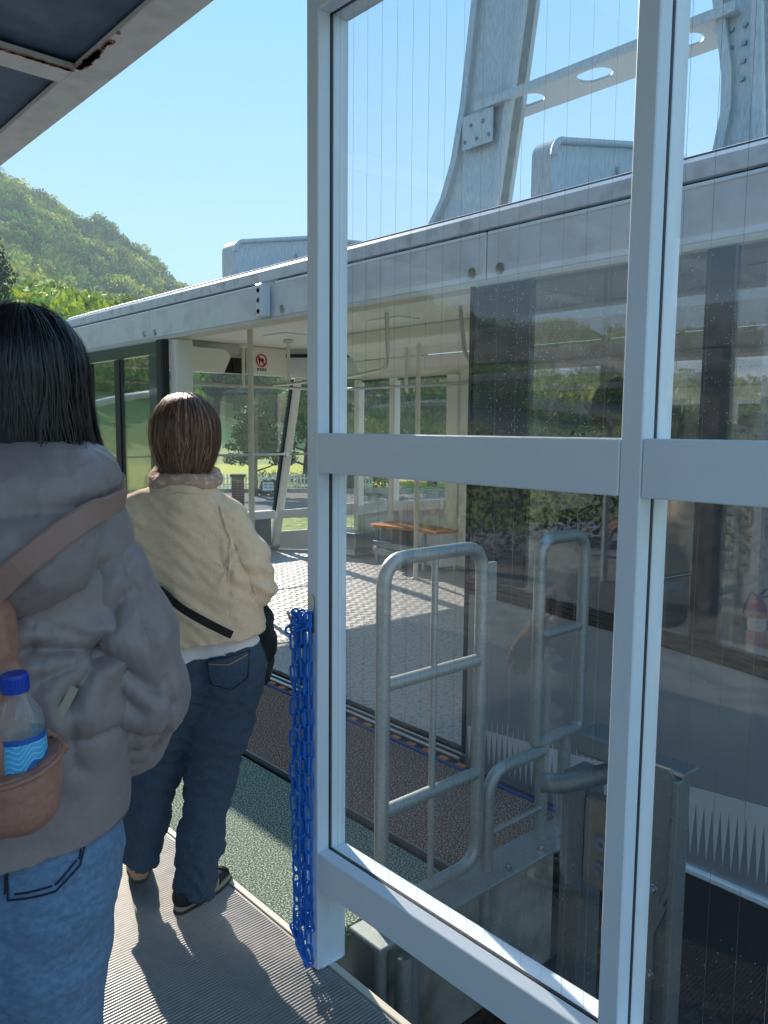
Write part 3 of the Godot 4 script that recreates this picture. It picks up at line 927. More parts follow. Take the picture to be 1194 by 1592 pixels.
func cabin() -> void:
	var t := thing("cable_car", "large grey aerial cable car cabin docked with its wide door open", "cable car", Vector3(4.3, -0.5, ZC))
	var b := MB.new()
	# ---- floor: plates with a thin seam between them, and the raised tread bars
	var xs := [2.605, 3.34, 4.32, 5.29, 5.99]
	var zs := [-7.88, -5.62, ZC, -1.8, -0.4]
	for i in 4:
		for j in 4:
			var pl := PackedVector2Array([Vector2(xs[i] + 0.002, zs[j] + 0.002), Vector2(xs[i + 1] - 0.002, zs[j] + 0.002), Vector2(xs[i + 1] - 0.002, zs[j + 1] - 0.002), Vector2(xs[i] + 0.002, zs[j + 1] - 0.002)])
			var oct := PackedVector2Array()
			for p in plan(0.02, 0):
				oct.append(Vector2(p.x, p.z))
			var cut := Geometry2D.intersect_polygons(pl, oct)
			if cut.is_empty():
				continue
			b = MB.new()
			b.prism(cut[0], 0.04, Vector3.ZERO, Basis(Vector3(1, 0, 0), Vector3(0, 0, 1), Vector3(0, -1, 0)))
			part("floor_plate", b, "chequer", t)
	b = MB.new()
	rings(b, [plan(0.05, -0.1), plan(0.05, -0.045)], true)
	part("floor_base", b, "black_rubber", t)
	var tb := MB.new()     # one raised bar of the tread plate, rounded at its ends
	var hl := 0.0175
	var hw := 0.0036
	tb.quad(Vector3(-hl * 0.8, 0.0007, -hw * 0.4), Vector3(hl * 0.8, 0.0007, -hw * 0.4), Vector3(hl * 0.8, 0.0007, hw * 0.4), Vector3(-hl * 0.8, 0.0007, hw * 0.4), Vector3.UP)
	for s in [-1.0, 1.0]:
		tb.quad(Vector3(-hl * 0.8, 0.0007, s * hw * 0.4), Vector3(hl * 0.8, 0.0007, s * hw * 0.4), Vector3(hl, 0, s * hw), Vector3(-hl, 0, s * hw), Vector3(0, 0.93, s * 0.36))
		tb.quad(Vector3(s * hl * 0.8, 0.0007, -hw * 0.4), Vector3(s * hl * 0.8, 0.0007, hw * 0.4), Vector3(s * hl, 0, hw), Vector3(s * hl, 0, -hw), Vector3(s * 0.36, 0.93, 0))
	var bars := []
	var oct2 := PackedVector2Array()
	for p in plan(0.06, 0):
		oct2.append(Vector2(p.x, p.z))
	# bars in fours, each group turned across its neighbours
	var cell := 0.048
	for row in 125:
		for c in 71:
			var q := Vector2(2.63 + c * cell, -7.86 + row * cell)
			if not Geometry2D.is_point_in_polygon(q, oct2):
				continue
			var across := (row % 2 == 0) != (c % 4 < 2)
			for k in 4:
				var d := (k - 1.5) * 0.0112
				bars.append(Transform3D(Basis(Vector3.UP, PI / 2) if across else Basis.IDENTITY, Vector3(q.x + (d if across else 0.0), 0, q.y + (0.0 if across else d))))
	many("tread_bars", tb.commit(), "chequer", bars, [], t)
	# ---- threshold
	for s in [[2.505, 2.528, -0.004, "stainless"], [2.531, 2.549, -0.014, "black_rubber"], [2.551, 2.566, -0.002, "stainless"], [2.568, 2.581, -0.012, "black_rubber"], [2.583, 2.601, 0.003, "black_rubber"]]:
		b = MB.new()
		b.span(Vector3(s[0], -0.05, -5.15), Vector3(s[1], s[2], -2.29), 0.003)
		part("threshold_rail", b, s[3], t)
	# ---- roof
	b = MB.new()
	rings(b, [plan(0.02, 2.284), plan(0.0, 2.287), plan(0.0, 2.345), plan(0.012, 2.362), plan(0.05, 2.374), plan(0.7, 2.46), plan(1.1, 2.50)], true)
	part("roof", b, "roof_grey", t)
	b = MB.new()
	rings(b, [plan(0.03, 2.26), plan(0.03, 2.30)])
	part("roof_groove", b, "black_rubber", t)
	b = MB.new()
	rings(b, [plan(0.02, 2.372), plan(0.045, 2.382), plan(0.055, 2.374)])
	part("roof_bead", b, "aluminium", t)
	# ---- fascia panels over the doors
	var cuts := [-7.06, -5.43, -3.985, -3.845, -2.27, -0.40]
	for i in 5:
		b = MB.new()
		var z0: float = cuts[i] + 0.003
		var z1: float = cuts[i + 1] - 0.003
		var deep := 0.012 if i == 2 else 0.0
		b.span(Vector3(2.602 + deep, 2.078, z0), Vector3(2.66, 2.274 if i != 2 else 2.288, z1), 0.004)
		var o := part("fascia_panel", b, "cabin_grey", t)
		if i != 2:
			b = MB.new()
			b.span(Vector3(2.5985, 2.258, z0 + 0.004), Vector3(2.61, 2.2735, z1 - 0.004), 0.003)
			part("trim_strip", b, "aluminium", o)
	b = MB.new()
	b.span(Vector3(2.598, 2.052, -7.05), Vector3(2.70, 2.076, -0.4), 0.003)
	part("fascia_edge", b, "edge_trim", t)
	for z in [-5.52, -5.35, -4.02, -3.77, -2.345, -2.19, -6.98]:
		b = MB.new()
		b.lathe([Vector2(0, 0.006), Vector2(0.009, 0.006), Vector2(0.010, 0.003), Vector2(0.015, 0.003), Vector2(0.017, 0.007), Vector2(0.022, 0.007), Vector2(0.024, 0.0)], Vector3(2.602, 2.115, z), Vector3.LEFT, 16)
		part("latch", b, "stainless", t)
	for p in plan(0.0, 0):
		pass
	for e in [[0, 1], [1, 2], [2, 3], [4, 5], [5, 6], [6, 7]]:
		b = MB.new()
		var lo := plan(0.0, 2.075)
		var a: Vector3 = lo[e[0]]
		var c: Vector3 = lo[e[1]]
		b.bar(a + Vector3(0, 0.1, 0), c + Vector3(0, 0.1, 0), 0.03, 0.2, Vector3.UP, 0.003)
		part("end_fascia", b, "cabin_grey", t)
	# ---- signal box with three lenses
	b = MB.new()
	b.span(Vector3(2.535, 2.078, -3.945), Vector3(2.60, 2.262, -3.885), 0.005)
	var sb := part("signal_box", b, "cabin_grey", t)
	var li := 0
	for y in [2.225, 2.17, 2.108]:
		b = MB.new()
		b.lathe([Vector2(0, 0.006), Vector2(0.010, 0.005), Vector2(0.015, 0.0)], Vector3(2.535, y, -3.915), Vector3.LEFT, 16)
		part("lens", b, "lamp_green" if li == 1 else "lens_dark", sb)
		li += 1
	# ---- near side, right: the door leaf slid open
	var leaf := MB.new()
	leaf.span(Vector3(2.565, 0.80, -2.298), Vector3(2.60, 2.045, -2.0), 0.003)
	part("navy_panel", leaf, "navy_gloss", t)
	boxpart("door_edge", Vector3(2.558, -0.04, -2.318), Vector3(2.606, 2.05, -2.300), "black_rubber", t)
	part("window_glass", near_strip(-1.998, -0.45, func(z): return sill(z) - 0.002, func(_z): return 2.04, 2.570, 2.574), "cabin_glass", t)
	part("window_glass", near_strip(-1.998, -0.45, func(z): return sill(z) - 0.002, func(_z): return 2.04, 2.580, 2.584), "coated_glass", t)
	boxpart("window_stile", Vector3(2.566, 0.74, -1.285), Vector3(2.60, 2.045, -1.185), "navy_gloss", t)
	for k in 3:
		var lo := -0.066 + k * 0.022
		part("belt_strip", near_strip(-2.296, -0.42, func(z): return sill(z) + lo, func(z): return sill(z) + lo + 0.017, 2.562 - k * 0.002, 2.60), "black_rubber", t)
	part("lower_panel", near_strip(-2.296, -0.42, func(_z): return -0.062, func(z): return sill(z) - 0.069, 2.566, 2.60), "lower_grey", t)
	var z := -2.275
	var n := 0
	while z < -0.5:
		var top := band_top(z)
		var solid := clampf((z + 2.15) * 0.045, 0.0, 0.06)
		var w := 0.0144
		var pl := PackedVector2Array([Vector2(z - w, top), Vector2(z + w, top + 0.0024), Vector2(z + w, top - solid - 0.002), Vector2(z + 0.0015, maxf(-0.02, top - 0.30)), Vector2(z - w, top - solid - 0.002)])
		if solid < 0.004:
			pl = PackedVector2Array([Vector2(z - w * 0.9, top), Vector2(z + w * 0.9, top + 0.0022), Vector2(z + 0.0015, -0.012)])
		b = MB.new()
		b.prism(pl, 0.002, Vector3(2.5642, 0, 0), ZY)
		part("spike", b, "spike_white", t)
		if z < -1.5:
			b = MB.new()
			b.prism(PackedVector2Array([Vector2(z + 0.0128, top), Vector2(z + 0.0160, top), Vector2(z + 0.0144, top + 0.055)]), 0.002, Vector3(2.5642, 0, 0), ZY)
			part("needle", b, "spike_white", t)
		z += 0.0288
	boxpart("bottom_bar", Vector3(2.545, -0.088, -7.0), Vector3(2.60, -0.064, -0.42), "aluminium", t, 0.005)
	boxpart("underbody", Vector3(2.62, -0.5, -7.0), Vector3(5.98, -0.1, -0.42), "under_red", t, 0.02)
	# ---- near side, left: the other door leaf
	boxpart("door_edge", Vector3(2.558, -0.04, -5.168), Vector3(2.606, 2.05, -5.15), "black_rubber", t)
	var lf := boxpart("left_door_leaf", Vector3(2.572, 1.955, -6.70), Vector3(2.60, 2.045, -5.17), "leaf_grey", t)
	for s in [[-6.70, -6.56], [-5.985, -5.862], [-5.40, -5.25]]:
		boxpart("stile", Vector3(2.572, 0.79, s[0]), Vector3(2.60, 1.953, s[1]), "leaf_grey", lf)
	boxpart("seal", Vector3(2.556, 0.0, -5.248), Vector3(2.598, 2.05, -5.17), "black_rubber", lf)
	for s in [[-6.558, -6.44], [-5.975, -5.88]]:
		boxpart("seal", Vector3(2.562, 0.76, s[0]), Vector3(2.596, 1.95, s[1]), "black_rubber", lf)
	for s in [[-6.438, -5.988], [-5.86, -5.402]]:
		b = MB.new()
		b.span(Vector3(2.580, 0.80, s[0]), Vector3(2.584, 1.95, s[1]))
		part("window_glass", b, "cabin_glass", lf)
		b = MB.new()
		b.span(Vector3(2.590, 0.80, s[0]), Vector3(2.594, 1.95, s[1]))
		part("window_glass", b, "coated_glass", lf)
	boxpart("leaf_panel", Vector3(2.570, -0.06, -6.70), Vector3(2.60, 0.787, -5.17), "lower_grey", lf)
	boxpart("corner_panel", Vector3(2.585, -0.06, -7.05), Vector3(2.64, 2.05, -6.72), "navy_gloss", t)
	# ---- door jambs and header inside
	for s in [[-5.145, -5.06], [-2.345, -2.30]]:
		boxpart("jamb", Vector3(2.61, 0.0, s[0]), Vector3(2.74, 2.05, s[1]), "cream_panel", t)
	b = MB.new()
	slab4(b, [Vector3(2.70, 2.075, -7.0), Vector3(2.70, 2.075, -0.45), Vector3(2.92, 2.355, -0.45), Vector3(2.92, 2.355, -7.0)], Vector3(-0.012, 0.012, 0))
	part("cove_panel", b, "cream_panel", t)
	boxpart("ceiling_plate", Vector3(2.80, 2.362, -7.75), Vector3(5.75, 2.374, 0.3), "cream_panel", t)
	boxpart("wall_lining", Vector3(2.61, 0.0, -2.3), Vector3(2.65, 0.72, -0.45), "cream_panel", t)
	boxpart("wall_lining", Vector3(2.61, 0.0, -6.9), Vector3(2.65, 0.76, -5.17), "cream_panel", t)
	boxpart("ceiling_duct", Vector3(4.95, 2.245, -6.5), Vector3(5.45, 2.361, -1.0), "cream_panel", t, 0.01)
	for zc in [-6.6, -5.0, -3.4, -1.8]:
		boxpart("ceiling_light", Vector3(3.7, 2.345, zc - 0.45), Vector3(3.86, 2.3615, zc + 0.45), "white_paint", t, 0.006)
		boxpart("ceiling_vent", Vector3(4.45, 2.350, zc - 0.2), Vector3(4.70, 2.3615, zc + 0.2), "white_paint", t, 0.004)
	# ---- far side
	b = MB.new()
	slab4(b, [Vector3(5.97, 2.0, -7.05), Vector3(5.97, 2.0, -0.4), Vector3(5.86, 2.20, -0.4), Vector3(5.86, 2.20, -7.05)], Vector3(0.02, 0.01, 0))
	part("far_cove_panel", b, "cream_panel", t)
	b = MB.new()
	slab4(b, [Vector3(5.85, 2.212, -7.05), Vector3(5.85, 2.212, -0.4), Vector3(5.62, 2.365, -0.4), Vector3(5.62, 2.365, -7.05)], Vector3(0.01, 0.02, 0))
	part("far_cove_panel", b, "cream_panel", t)
	var segs := [[-7.03, -6.52, true], [-6.425, -5.655, true]]
	for s in segs:
		var z0: float = s[0]
		var z1: float = s[1]
		b = MB.new()
		b.prism(PackedVector2Array([Vector2(z0, 0.06), Vector2(z1, 0.06), Vector2(z1, far_sill(z1) - 0.10), Vector2(z0, far_sill(z0) - 0.10)]), 0.03, Vector3(5.97, 0, 0), ZY)
		part("wall_lining", b, "white_paint", t)
		b = MB.new()
		b.prism(PackedVector2Array([Vector2(z0, far_sill(z0) - 0.105), Vector2(z1, far_sill(z1) - 0.105), Vector2(z1, far_sill(z1)), Vector2(z0, far_sill(z0))]), 0.10, Vector3(5.90, 0, 0), ZY)
		part("window_sill", b, "white_paint", t)
		b = MB.new()
		b.prism(PackedVector2Array([Vector2(z0, far_sill(z0)), Vector2(z1, far_sill(z1)), Vector2(z1, 1.99), Vector2(z0, 1.99)]), 0.006, Vector3(5.985, 0, 0), ZY)
		part("window_glass", b, "clear_glass", t)
		b = MB.new()
		b.span(Vector3(5.95, 1.975, z0), Vector3(6.0, 1.995, z1), 0.002)
		part("window_head", b, "black_rubber", t)
	for s in [[-6.517, -6.43], [-5.65, -5.49], [-7.12, -7.04]]:
		boxpart("far_post", Vector3(5.91, 0.0, s[0]), Vector3(6.0, 2.0, s[1]), "cream_panel", t, 0.006)
	boxpart("far_door_frame", Vector3(5.93, 0.0, -5.475), Vector3(6.0, 2.05, -5.30), "cream_panel", t, 0.004)
	for s in [[-5.29, -3.73], [-3.71, -2.15], [-2.13, -0.42]]:
		boxpart("far_panel", Vector3(5.95, 0.06, s[0]), Vector3(6.0, 1.22, s[1]), "cream_panel", t)
		b = MB.new()
		b.span(Vector3(5.972, 1.225, s[0] + 0.05), Vector3(5.978, 1.99, s[1] - 0.05))
		part("window_glass", b, "clear_glass", t)
		boxpart("far_post", Vector3(5.94, 1.222, s[0]), Vector3(6.0, 2.0, s[0] + 0.048), "cream_panel", t)
		boxpart("far_post", Vector3(5.94, 1.222, s[1] - 0.048), Vector3(6.0, 2.0, s[1]), "cream_panel", t)
	b = MB.new()
	b.span(Vector3(5.92, 0.0, -7.1), Vector3(6.0, 0.058, -0.4), 0.004)
	part("skirting", b, "stainless", t)
	# ---- the end with its slanting pillars
	for s in [[3.3, 2.95], [5.3, 5.65]]:
		b = MB.new()
		var p0 := Vector3(s[0], 0.0, -7.88)
		var p1 := Vector3(s[1], 2.05, -7.88)
		b.bar(p0, p1, 0.10, 0.09, Vector3(0, 0, 1), 0.012)
		var pil := part("slanting_pillar", b, "cream_panel", t)
		b = MB.new()
		b.bar(p0.lerp(p1, 0.22) + Vector3(-0.062 if s[0] > 4 else 0.062, 0.0, -0.02), p1 + Vector3(-0.062 if s[0] > 4 else 0.062, -0.02, -0.02), 0.016, 0.06, Vector3(0, 0, 1), 0.002)
		part("seal", b, "black_rubber", pil)
	b = MB.new()
	slab4(b, [Vector3(3.40, 0.475, -7.9), Vector3(5.34, 0.475, -7.9), Vector3(5.60, 2.03, -7.9), Vector3(3.0, 2.03, -7.9)], Vector3(0, 0, -0.006))
	part("end_window_glass", b, "clear_glass", t)
	boxpart("window_sill", Vector3(3.34, 0.375, -7.93), Vector3(5.28, 0.47, -7.80), "white_paint", t, 0.01)
	boxpart("end_panel", Vector3(3.32, 0.055, -7.90), Vector3(5.26, 0.372, -7.87), "lower_grey", t)
	boxpart("skirting", Vector3(3.3, 0.0, -7.92), Vector3(5.36, 0.053, -7.83), "stainless", t, 0.004)
	boxpart("upper_panel", Vector3(4.86, 2.035, -7.80), Vector3(5.42, 2.36, -7.74), "cream_panel", t, 0.01)
	boxpart("upper_panel", Vector3(5.43, 2.035, -7.80), Vector3(5.72, 2.36, -7.74), "cream_panel", t, 0.01)
	b = MB.new()       # the rounded visor box
	var vp := PackedVector2Array([Vector2(2.95, 2.035), Vector2(4.52, 2.035)])
	for i in 9:
		var a := i * PI / 2 / 8
		vp.append(Vector2(4.46 + cos(a) * 0.14, 2.20 + sin(a) * 0.09))
	vp.append(Vector2(2.95, 2.29))
	b.prism(vp, 0.16, Vector3(0, 0, -7.82))
	part("visor_box", b, "cream_panel", t)
	boxpart("back_panel", Vector3(2.9, 2.04, -7.86), Vector3(5.75, 2.37, -7.83), "cream_panel", t)
	var scr := boxpart("television", Vector3(4.60, 2.045, -7.80), Vector3(4.85, 2.215, -7.76), "screen_black", t, 0.004)
	scr.set_meta("label", "dark flat screen under the ceiling")
	# chamfered corners of the end
	for sd in 2:
		var px := 5.3 if sd == 0 else 3.3
		var qx := 6.0 if sd == 0 else 2.6
		var tx := 5.65 if sd == 0 else 2.95
		var sg := 1.0 if sd == 0 else -1.0
		var p := func(u: float, y: float) -> Vector3: return Vector3(lerpf(lerpf(px, tx, y / 2.05), qx, u), y, lerpf(-7.9, -7.09, u))
		b = MB.new()
		slab4(b, [p.call(0.02, 0.47), p.call(0.98, 0.60), p.call(0.98, 2.0), p.call(0.02, 2.0)], Vector3(0.004 * sg, 0, -0.004))
		part("corner_glass", b, "clear_glass", t)
		b = MB.new()
		slab4(b, [p.call(0.04, 0.37), p.call(0.98, 0.44), p.call(0.98, 0.585), p.call(0.04, 0.46)], Vector3(-0.04 * sg, 0, 0.04))
		part("window_sill", b, "white_paint", t)
		b = MB.new()
		slab4(b, [p.call(0.04, 0.215), p.call(0.98, 0.31), p.call(0.98, 0.43), p.call(0.04, 0.365)], Vector3(0.004 * sg, 0, -0.004))
		part("corner_glass", b, "clear_glass", t)
		b = MB.new()
		slab4(b, [p.call(0.03, 0.0), p.call(0.98, 0.0), p.call(0.98, 0.30), p.call(0.03, 0.205)], Vector3(0.02 * sg, 0, -0.02))
		part("corner_panel", b, "white_paint", t)
		b = MB.new()
		slab4(b, [p.call(0.0, 2.02), p.call(1.0, 2.02), p.call(1.0, 2.36), p.call(0.0, 2.36)], Vector3(-0.02 * sg, 0, 0.02))
		part("upper_panel", b, "cream_panel", t)
	b = MB.new()
	b.tube([Vector3(3.15, 1.135, -7.80), Vector3(5.47, 1.135, -7.80)], 0.013, 10)
	part("hand_rail", b, "stainless", t)
	b = MB.new()
	b.tube([Vector3(5.47, 1.135, -7.80), Vector3(5.98, 1.15, -7.10)], 0.012, 10)
	part("hand_rail", b, "stainless", t)
	b = MB.new()
	b.tube([Vector3(5.44, 1.135, -7.84), Vector3(5.44, 1.135, -7.78)], 0.03, 12)
	part("rail_bracket", b, "stainless", t)
	# ---- poles and overhead rails
	for p in [Vector3(3.34, 0, -5.27), Vector3(5.29, 0, -5.425), Vector3(3.34, 0, -2.15), Vector3(5.29, 0, -2.0)]:
		b = MB.new()
		b.lathe([Vector2(0.042, 0.0), Vector2(0.042, 0.012), Vector2(0.025, 0.018), Vector2(0.023, 0.03), Vector2(0.023, 2.36)], p, Vector3.UP, 16)
		part("pole", b, "pole_cream", t)
	var rails := [
		[Vector3(4.28, 2.36, -4.76), Vector3(4.34, 1.93, -4.80), Vector3(4.56, 1.905, -5.6), Vector3(4.86, 1.905, -6.9), Vector3(4.92, 1.905, -7.3)],
		[Vector3(4.42, 2.36, -4.10), Vector3(4.45, 1.93, -4.06), Vector3(4.53, 1.905, -3.4), Vector3(4.53, 1.905, -1.2)],
		[Vector3(5.87, 1.90, -7.3), Vector3(5.90, 1.905, -5.45), Vector3(5.95, 1.94, -5.32)],
		[Vector3(3.2, 1.905, -7.68), Vector3(5.66, 1.905, -7.62), Vector3(5.87, 1.90, -7.28)]]
	for r in rails:
		b = MB.new()
		b.tube(rounded(r, 0.14, 7), 0.0165, 10)
		part("overhead_rail", b, "stainless", t)
	for p in [[Vector3(4.57, 1.9, -6.0), 0], [Vector3(4.87, 1.9, -6.95), 0], [Vector3(5.60, 1.905, -5.92), 1], [Vector3(4.75, 1.905, -7.64), 0], [Vector3(4.53, 1.9, -2.4), 0], [Vector3(5.05, 1.9, -6.6), 1]]:
		b = MB.new()
		var q: Vector3 = p[0]
		b.lathe([Vector2(0, -0.02), Vector2(0.018, -0.01), Vector2(0.018, 0.40), Vector2(0.026, 0.415), Vector2(0.05, 0.425), Vector2(0.055, 0.458)], q, Vector3.UP, 14)
		part("hanging_post", b, "pole_cream", t)
	b = MB.new()
	b.tube(rounded([Vector3(3.25, 0.0, -1.53), Vector3(3.25, 1.17, -1.53), Vector3(3.05, 1.20, -1.62)], 0.1), 0.016, 10)
	b.tube([Vector3(3.25, 0.87, -1.53), Vector3(3.02, 0.84, -1.64)], 0.010, 8)
	part("inner_grab_rail", b, "stainless", t)
	# ---- the benches, part of the cabin
	b = MB.new()
	b.prism(PackedVector2Array([Vector2(5.56, -6.42), Vector2(5.50, -6.30), Vector2(5.62, -5.85), Vector2(5.60, -5.46), Vector2(5.95, -5.46), Vector2(5.95, -6.42)]), 0.028, Vector3(0, 0.428, 0), Basis(Vector3(1, 0, 0), Vector3(0, 0, 1), Vector3(0, -1, 0)))
	part("bench_top", b, "bench_wood", t)
	boxpart("bench_box", Vector3(5.70, 0.05, -6.40), Vector3(5.93, 0.398, -6.22), "stainless", t, 0.004)
	boxpart("bench_box", Vector3(5.72, 0.05, -5.9), Vector3(5.93, 0.398, -5.5), "white_paint", t, 0.004)
	for y in [0.10, 0.18]:
		boxpart("bench_rail", Vector3(5.58, y, -6.40), Vector3(5.62, y + 0.065, -5.62), "stainless", t, 0.004)
	for zq in [-6.38, -5.66]:
		boxpart("bench_leg", Vector3(5.60, 0.0, zq), Vector3(5.64, 0.40, zq + 0.03), "stainless", t, 0.004)
	boxpart("low_box", Vector3(5.60, 0.10, -7.10), Vector3(5.90, 0.28, -6.72), "stainless", t, 0.006)
	boxpart("low_box", Vector3(5.62, 0.02, -7.08), Vector3(5.88, 0.098, -6.75), "stainless", t, 0.006)
	# small sign on the end panel
	b = MB.new()
	var ring := []
	for i in 28:
		ring.append(Vector3(5.05 + cos(TAU * i / 28) * 0.066, 2.205 + sin(TAU * i / 28) * 0.066, -7.735))
	b.tube(ring, 0.008, 6, true)
	b.bar(Vector3(5.05 - 0.045, 2.205 + 0.045, -7.735), Vector3(5.05 + 0.045, 2.205 - 0.045, -7.735), 0.014, 0.006, Vector3(0, 0, 1))
	var sg2 := part("prohibition_sign", b, "sign_red", t)
	b = MB.new()
	b.ball(Vector3(5.035, 2.215, -7.738), Vector3(0.028, 0.018, 0.003), 5, 10)
	b.ball(Vector3(5.066, 2.206, -7.738), Vector3(0.020, 0.024, 0.003), 5, 10)
	b.ball(Vector3(5.025, 2.184, -7.738), Vector3(0.010, 0.016, 0.003), 5, 8)
	part("pictogram", b, "sign_dark", sg2)
	for i in 4:
		b = MB.new()
		var x := 4.99 + i * 0.033
		b.span(Vector3(x, 2.092, -7.739), Vector3(x + 0.027, 2.098, -7.734))
		b.span(Vector3(x, 2.108, -7.739), Vector3(x + 0.027, 2.114, -7.734))
		b.span(Vector3(x + 0.010, 2.088, -7.739), Vector3(x + 0.016, 2.120, -7.7345))
		part("character", b, "sign_teal", sg2)
	# flush ring plate set in the floor
	b = MB.new()
	b.prism(PackedVector2Array([Vector2(3.62, -3.33), Vector2(3.70, -3.27), Vector2(3.64, -3.17), Vector2(3.56, -3.24)]), 0.002, Vector3(0, 0.0045, 0), Basis(Vector3(1, 0, 0), Vector3(0, 0, 1), Vector3(0, -1, 0)))
	b.prism(PackedVector2Array([Vector2(3.625, -3.275), Vector2(3.655, -3.255), Vector2(3.64, -3.225), Vector2(3.61, -3.245)]), 0.004, Vector3(0, 0.0075, 0), Basis(Vector3(1, 0, 0), Vector3(0, 0, 1), Vector3(0, -1, 0)))
	part("floor_ring_plate", b, "stainless", t)
	hanger(t)
	extinguisher()

# ------------------------------------------------------------------ the hanger frame on the roof
func hanger(t: Node3D) -> void:
	var legs := [
		[Vector2(-4.40, 2.45), Vector2(-4.33, 2.95), Vector2(-4.20, 3.12), Vector2(-4.10, 3.36), Vector2(-4.02, 3.72), Vector2(-3.92, 4.45), Vector2(-3.86, 5.4), Vector2(-3.42, 5.4), Vector2(-3.46, 4.25), Vector2(-3.56, 3.6), Vector2(-3.66, 3.0), Vector2(-3.70, 2.45)],
		[Vector2(-2.20, 2.45), Vector2(-2.15, 2.95), Vector2(-2.115, 3.15), Vector2(-2.12, 3.35), Vector2(-2.19, 3.74), Vector2(-2.36, 4.6), Vector2(-2.55, 5.4), Vector2(-2.15, 5.4), Vector2(-1.99, 4.3), Vector2(-1.93, 3.65), Vector2(-1.88, 2.96), Vector2(-1.86, 2.45)]]
	for L in legs:
		var pl := PackedVector2Array(L)
		var b := MB.new()
		b.prism(pl, 0.08, Vector3(4.33, 0, 0), ZY)
		var o := part("hanger_leg", b, "hanger_steel", t)
		# edge flanges standing proud of the web
		var h := pl.size() / 2
		for side in 2:
			b = MB.new()
			var off := 0.055 if side == 0 else -0.055
			var strip := PackedVector2Array()
			var inner := []
			for i in h:
				var p: Vector2 = pl[i] if side == 0 else pl[h + i]
				strip.append(p)
				inner.append(p + Vector2(off, 0))
			inner.reverse()
			for p in inner:
				strip.append(p)
			b.prism(strip, 0.16, Vector3(4.29, 0, 0), ZY)
			part("flange", b, "hanger_steel", o)
	# cross beam with oval holes: a channel lying on its side
	var b := MB.new()
	var y0 := 3.63
	var y1 := 3.685
	var body := PackedVector2Array([Vector2(-3.62, 4.12), Vector2(-2.12, 4.12), Vector2(-2.12, 4.46), Vector2(-3.62, 4.46)])
	var cb := Node3D.new()
	cb.name = "cross_beam"
	t.add_child(cb, true)
	cb.position = Vector3(4.3, 3.58, -2.87) - home[t]
	home[cb] = Vector3(4.3, 3.58, -2.87)
	b.span(Vector3(4.262, y0, -3.86), Vector3(4.274, y1, -2.05), 0.003)
	part("side_web", b, "hanger_steel", cb)
	# the web below, pierced by long holes, as a plate cut into pieces round each hole
	b = MB.new()
	var holes := [-3.486, -2.975, -2.40]
	var last := -3.74
	for hz in holes + [99.0]:
		var z_end: float = hz - 0.15 if hz < 50 else -2.05
		b.span(Vector3(4.2745, y0, last), Vector3(4.60, y0 + 0.014, z_end), 0.0)
		if hz > 50:
			break
		# two halves round the hole
		var edge_l := PackedVector2Array()
		var edge_r := PackedVector2Array()
		for i in 13:
			var a := PI * i / 12
			edge_l.append(Vector2(4.385 - sin(a) * 0.085, hz + cos(a) * 0.085 + signf(cos(a)) * 0.03))
			edge_r.append(Vector2(4.385 + sin(a) * 0.085, hz + cos(a) * 0.085 + signf(cos(a)) * 0.03))
		var left := PackedVector2Array([Vector2(4.2745, hz - 0.15), Vector2(4.2745, hz + 0.15), Vector2(4.385, hz + 0.15)])
		left.append_array(edge_l)
		left.append(Vector2(4.385, hz - 0.15))
		var right := PackedVector2Array([Vector2(4.60, hz - 0.15), Vector2(4.60, hz + 0.15), Vector2(4.385, hz + 0.15)])
		right.append_array(edge_r)
		right.append(Vector2(4.385, hz - 0.15))
		var lay := Basis(Vector3(1, 0, 0), Vector3(0, 0, 1), Vector3(0, 1, 0))
		b.prism(left, 0.014, Vector3(0, y0, 0), lay)
		b.prism(right, 0.014, Vector3(0, y0, 0), lay)
		last = hz + 0.15
	part("pierced_web", b, "hanger_steel", cb)
	b = MB.new()
	b.span(Vector3(4.276, 3.40, -3.98), Vector3(4.288, 3.625, -3.70), 0.002)
	var gus := part("gusset", b, "hanger_steel", cb)
	for k in 5:
		b = MB.new()
		b.lathe([Vector2(0, 0.012), Vector2(0.012, 0.012), Vector2(0.014, 0.0)], Vector3(4.275, 3.45 + (k % 2) * 0.10, -3.95 + k * 0.055), Vector3.LEFT, 6)
		part("bolt", b, "bolt_steel", gus)
	for k in 8:
		b = MB.new()
		b.lathe([Vector2(0, 0.012), Vector2(0.013, 0.012), Vector2(0.015, 0.0)], Vector3(4.328, 3.30 + (k / 2) * 0.09, -2.09 + (k % 2) * 0.07), Vector3.LEFT, 6)
		part("bolt", b, "bolt_steel", t)
	# brackets across the roof
	for s in [[-2.34, -2.20, 0.0], [-5.06, -4.86, 0.0]]:
		b = MB.new()
		var pl := PackedVector2Array([Vector2(2.98, 2.36)])
		for i in 9:
			var a := PI - i * (PI / 2.0) / 8.0
			pl.append(Vector2(3.06 + cos(a) * 0.08, 2.67 + sin(a) * 0.08))
		for p in [Vector2(3.6, 2.86), Vector2(4.3, 2.92), Vector2(5.0, 2.86), Vector2(5.62, 2.70), Vector2(5.62, 2.36), Vector2(3.62, 2.42)]:
			pl.append(p)
		for i in 9:
			var a := i * PI / 8.0
			pl.append(Vector2(3.38 + cos(a) * 0.22, 2.44 + sin(a) * 0.10))
		pl.append(Vector2(3.16, 2.36))
		b.prism(pl, s[1] - s[0] - 0.03, Vector3(0, 0, s[0]))
		var o := part("roof_bracket", b, "hanger_steel", t)
		b = MB.new()
		var rim := []
		for i in range(1, 13):
			if i < pl.size():
				rim.append(Vector3(pl[i].x, pl[i].y - 0.012, s[1] - 0.02))
		rim.append(Vector3(4.3, 2.908, s[1] - 0.02))
		b.tube(rim, 0.016, 8)
		part("rim", b, "hanger_steel", o)
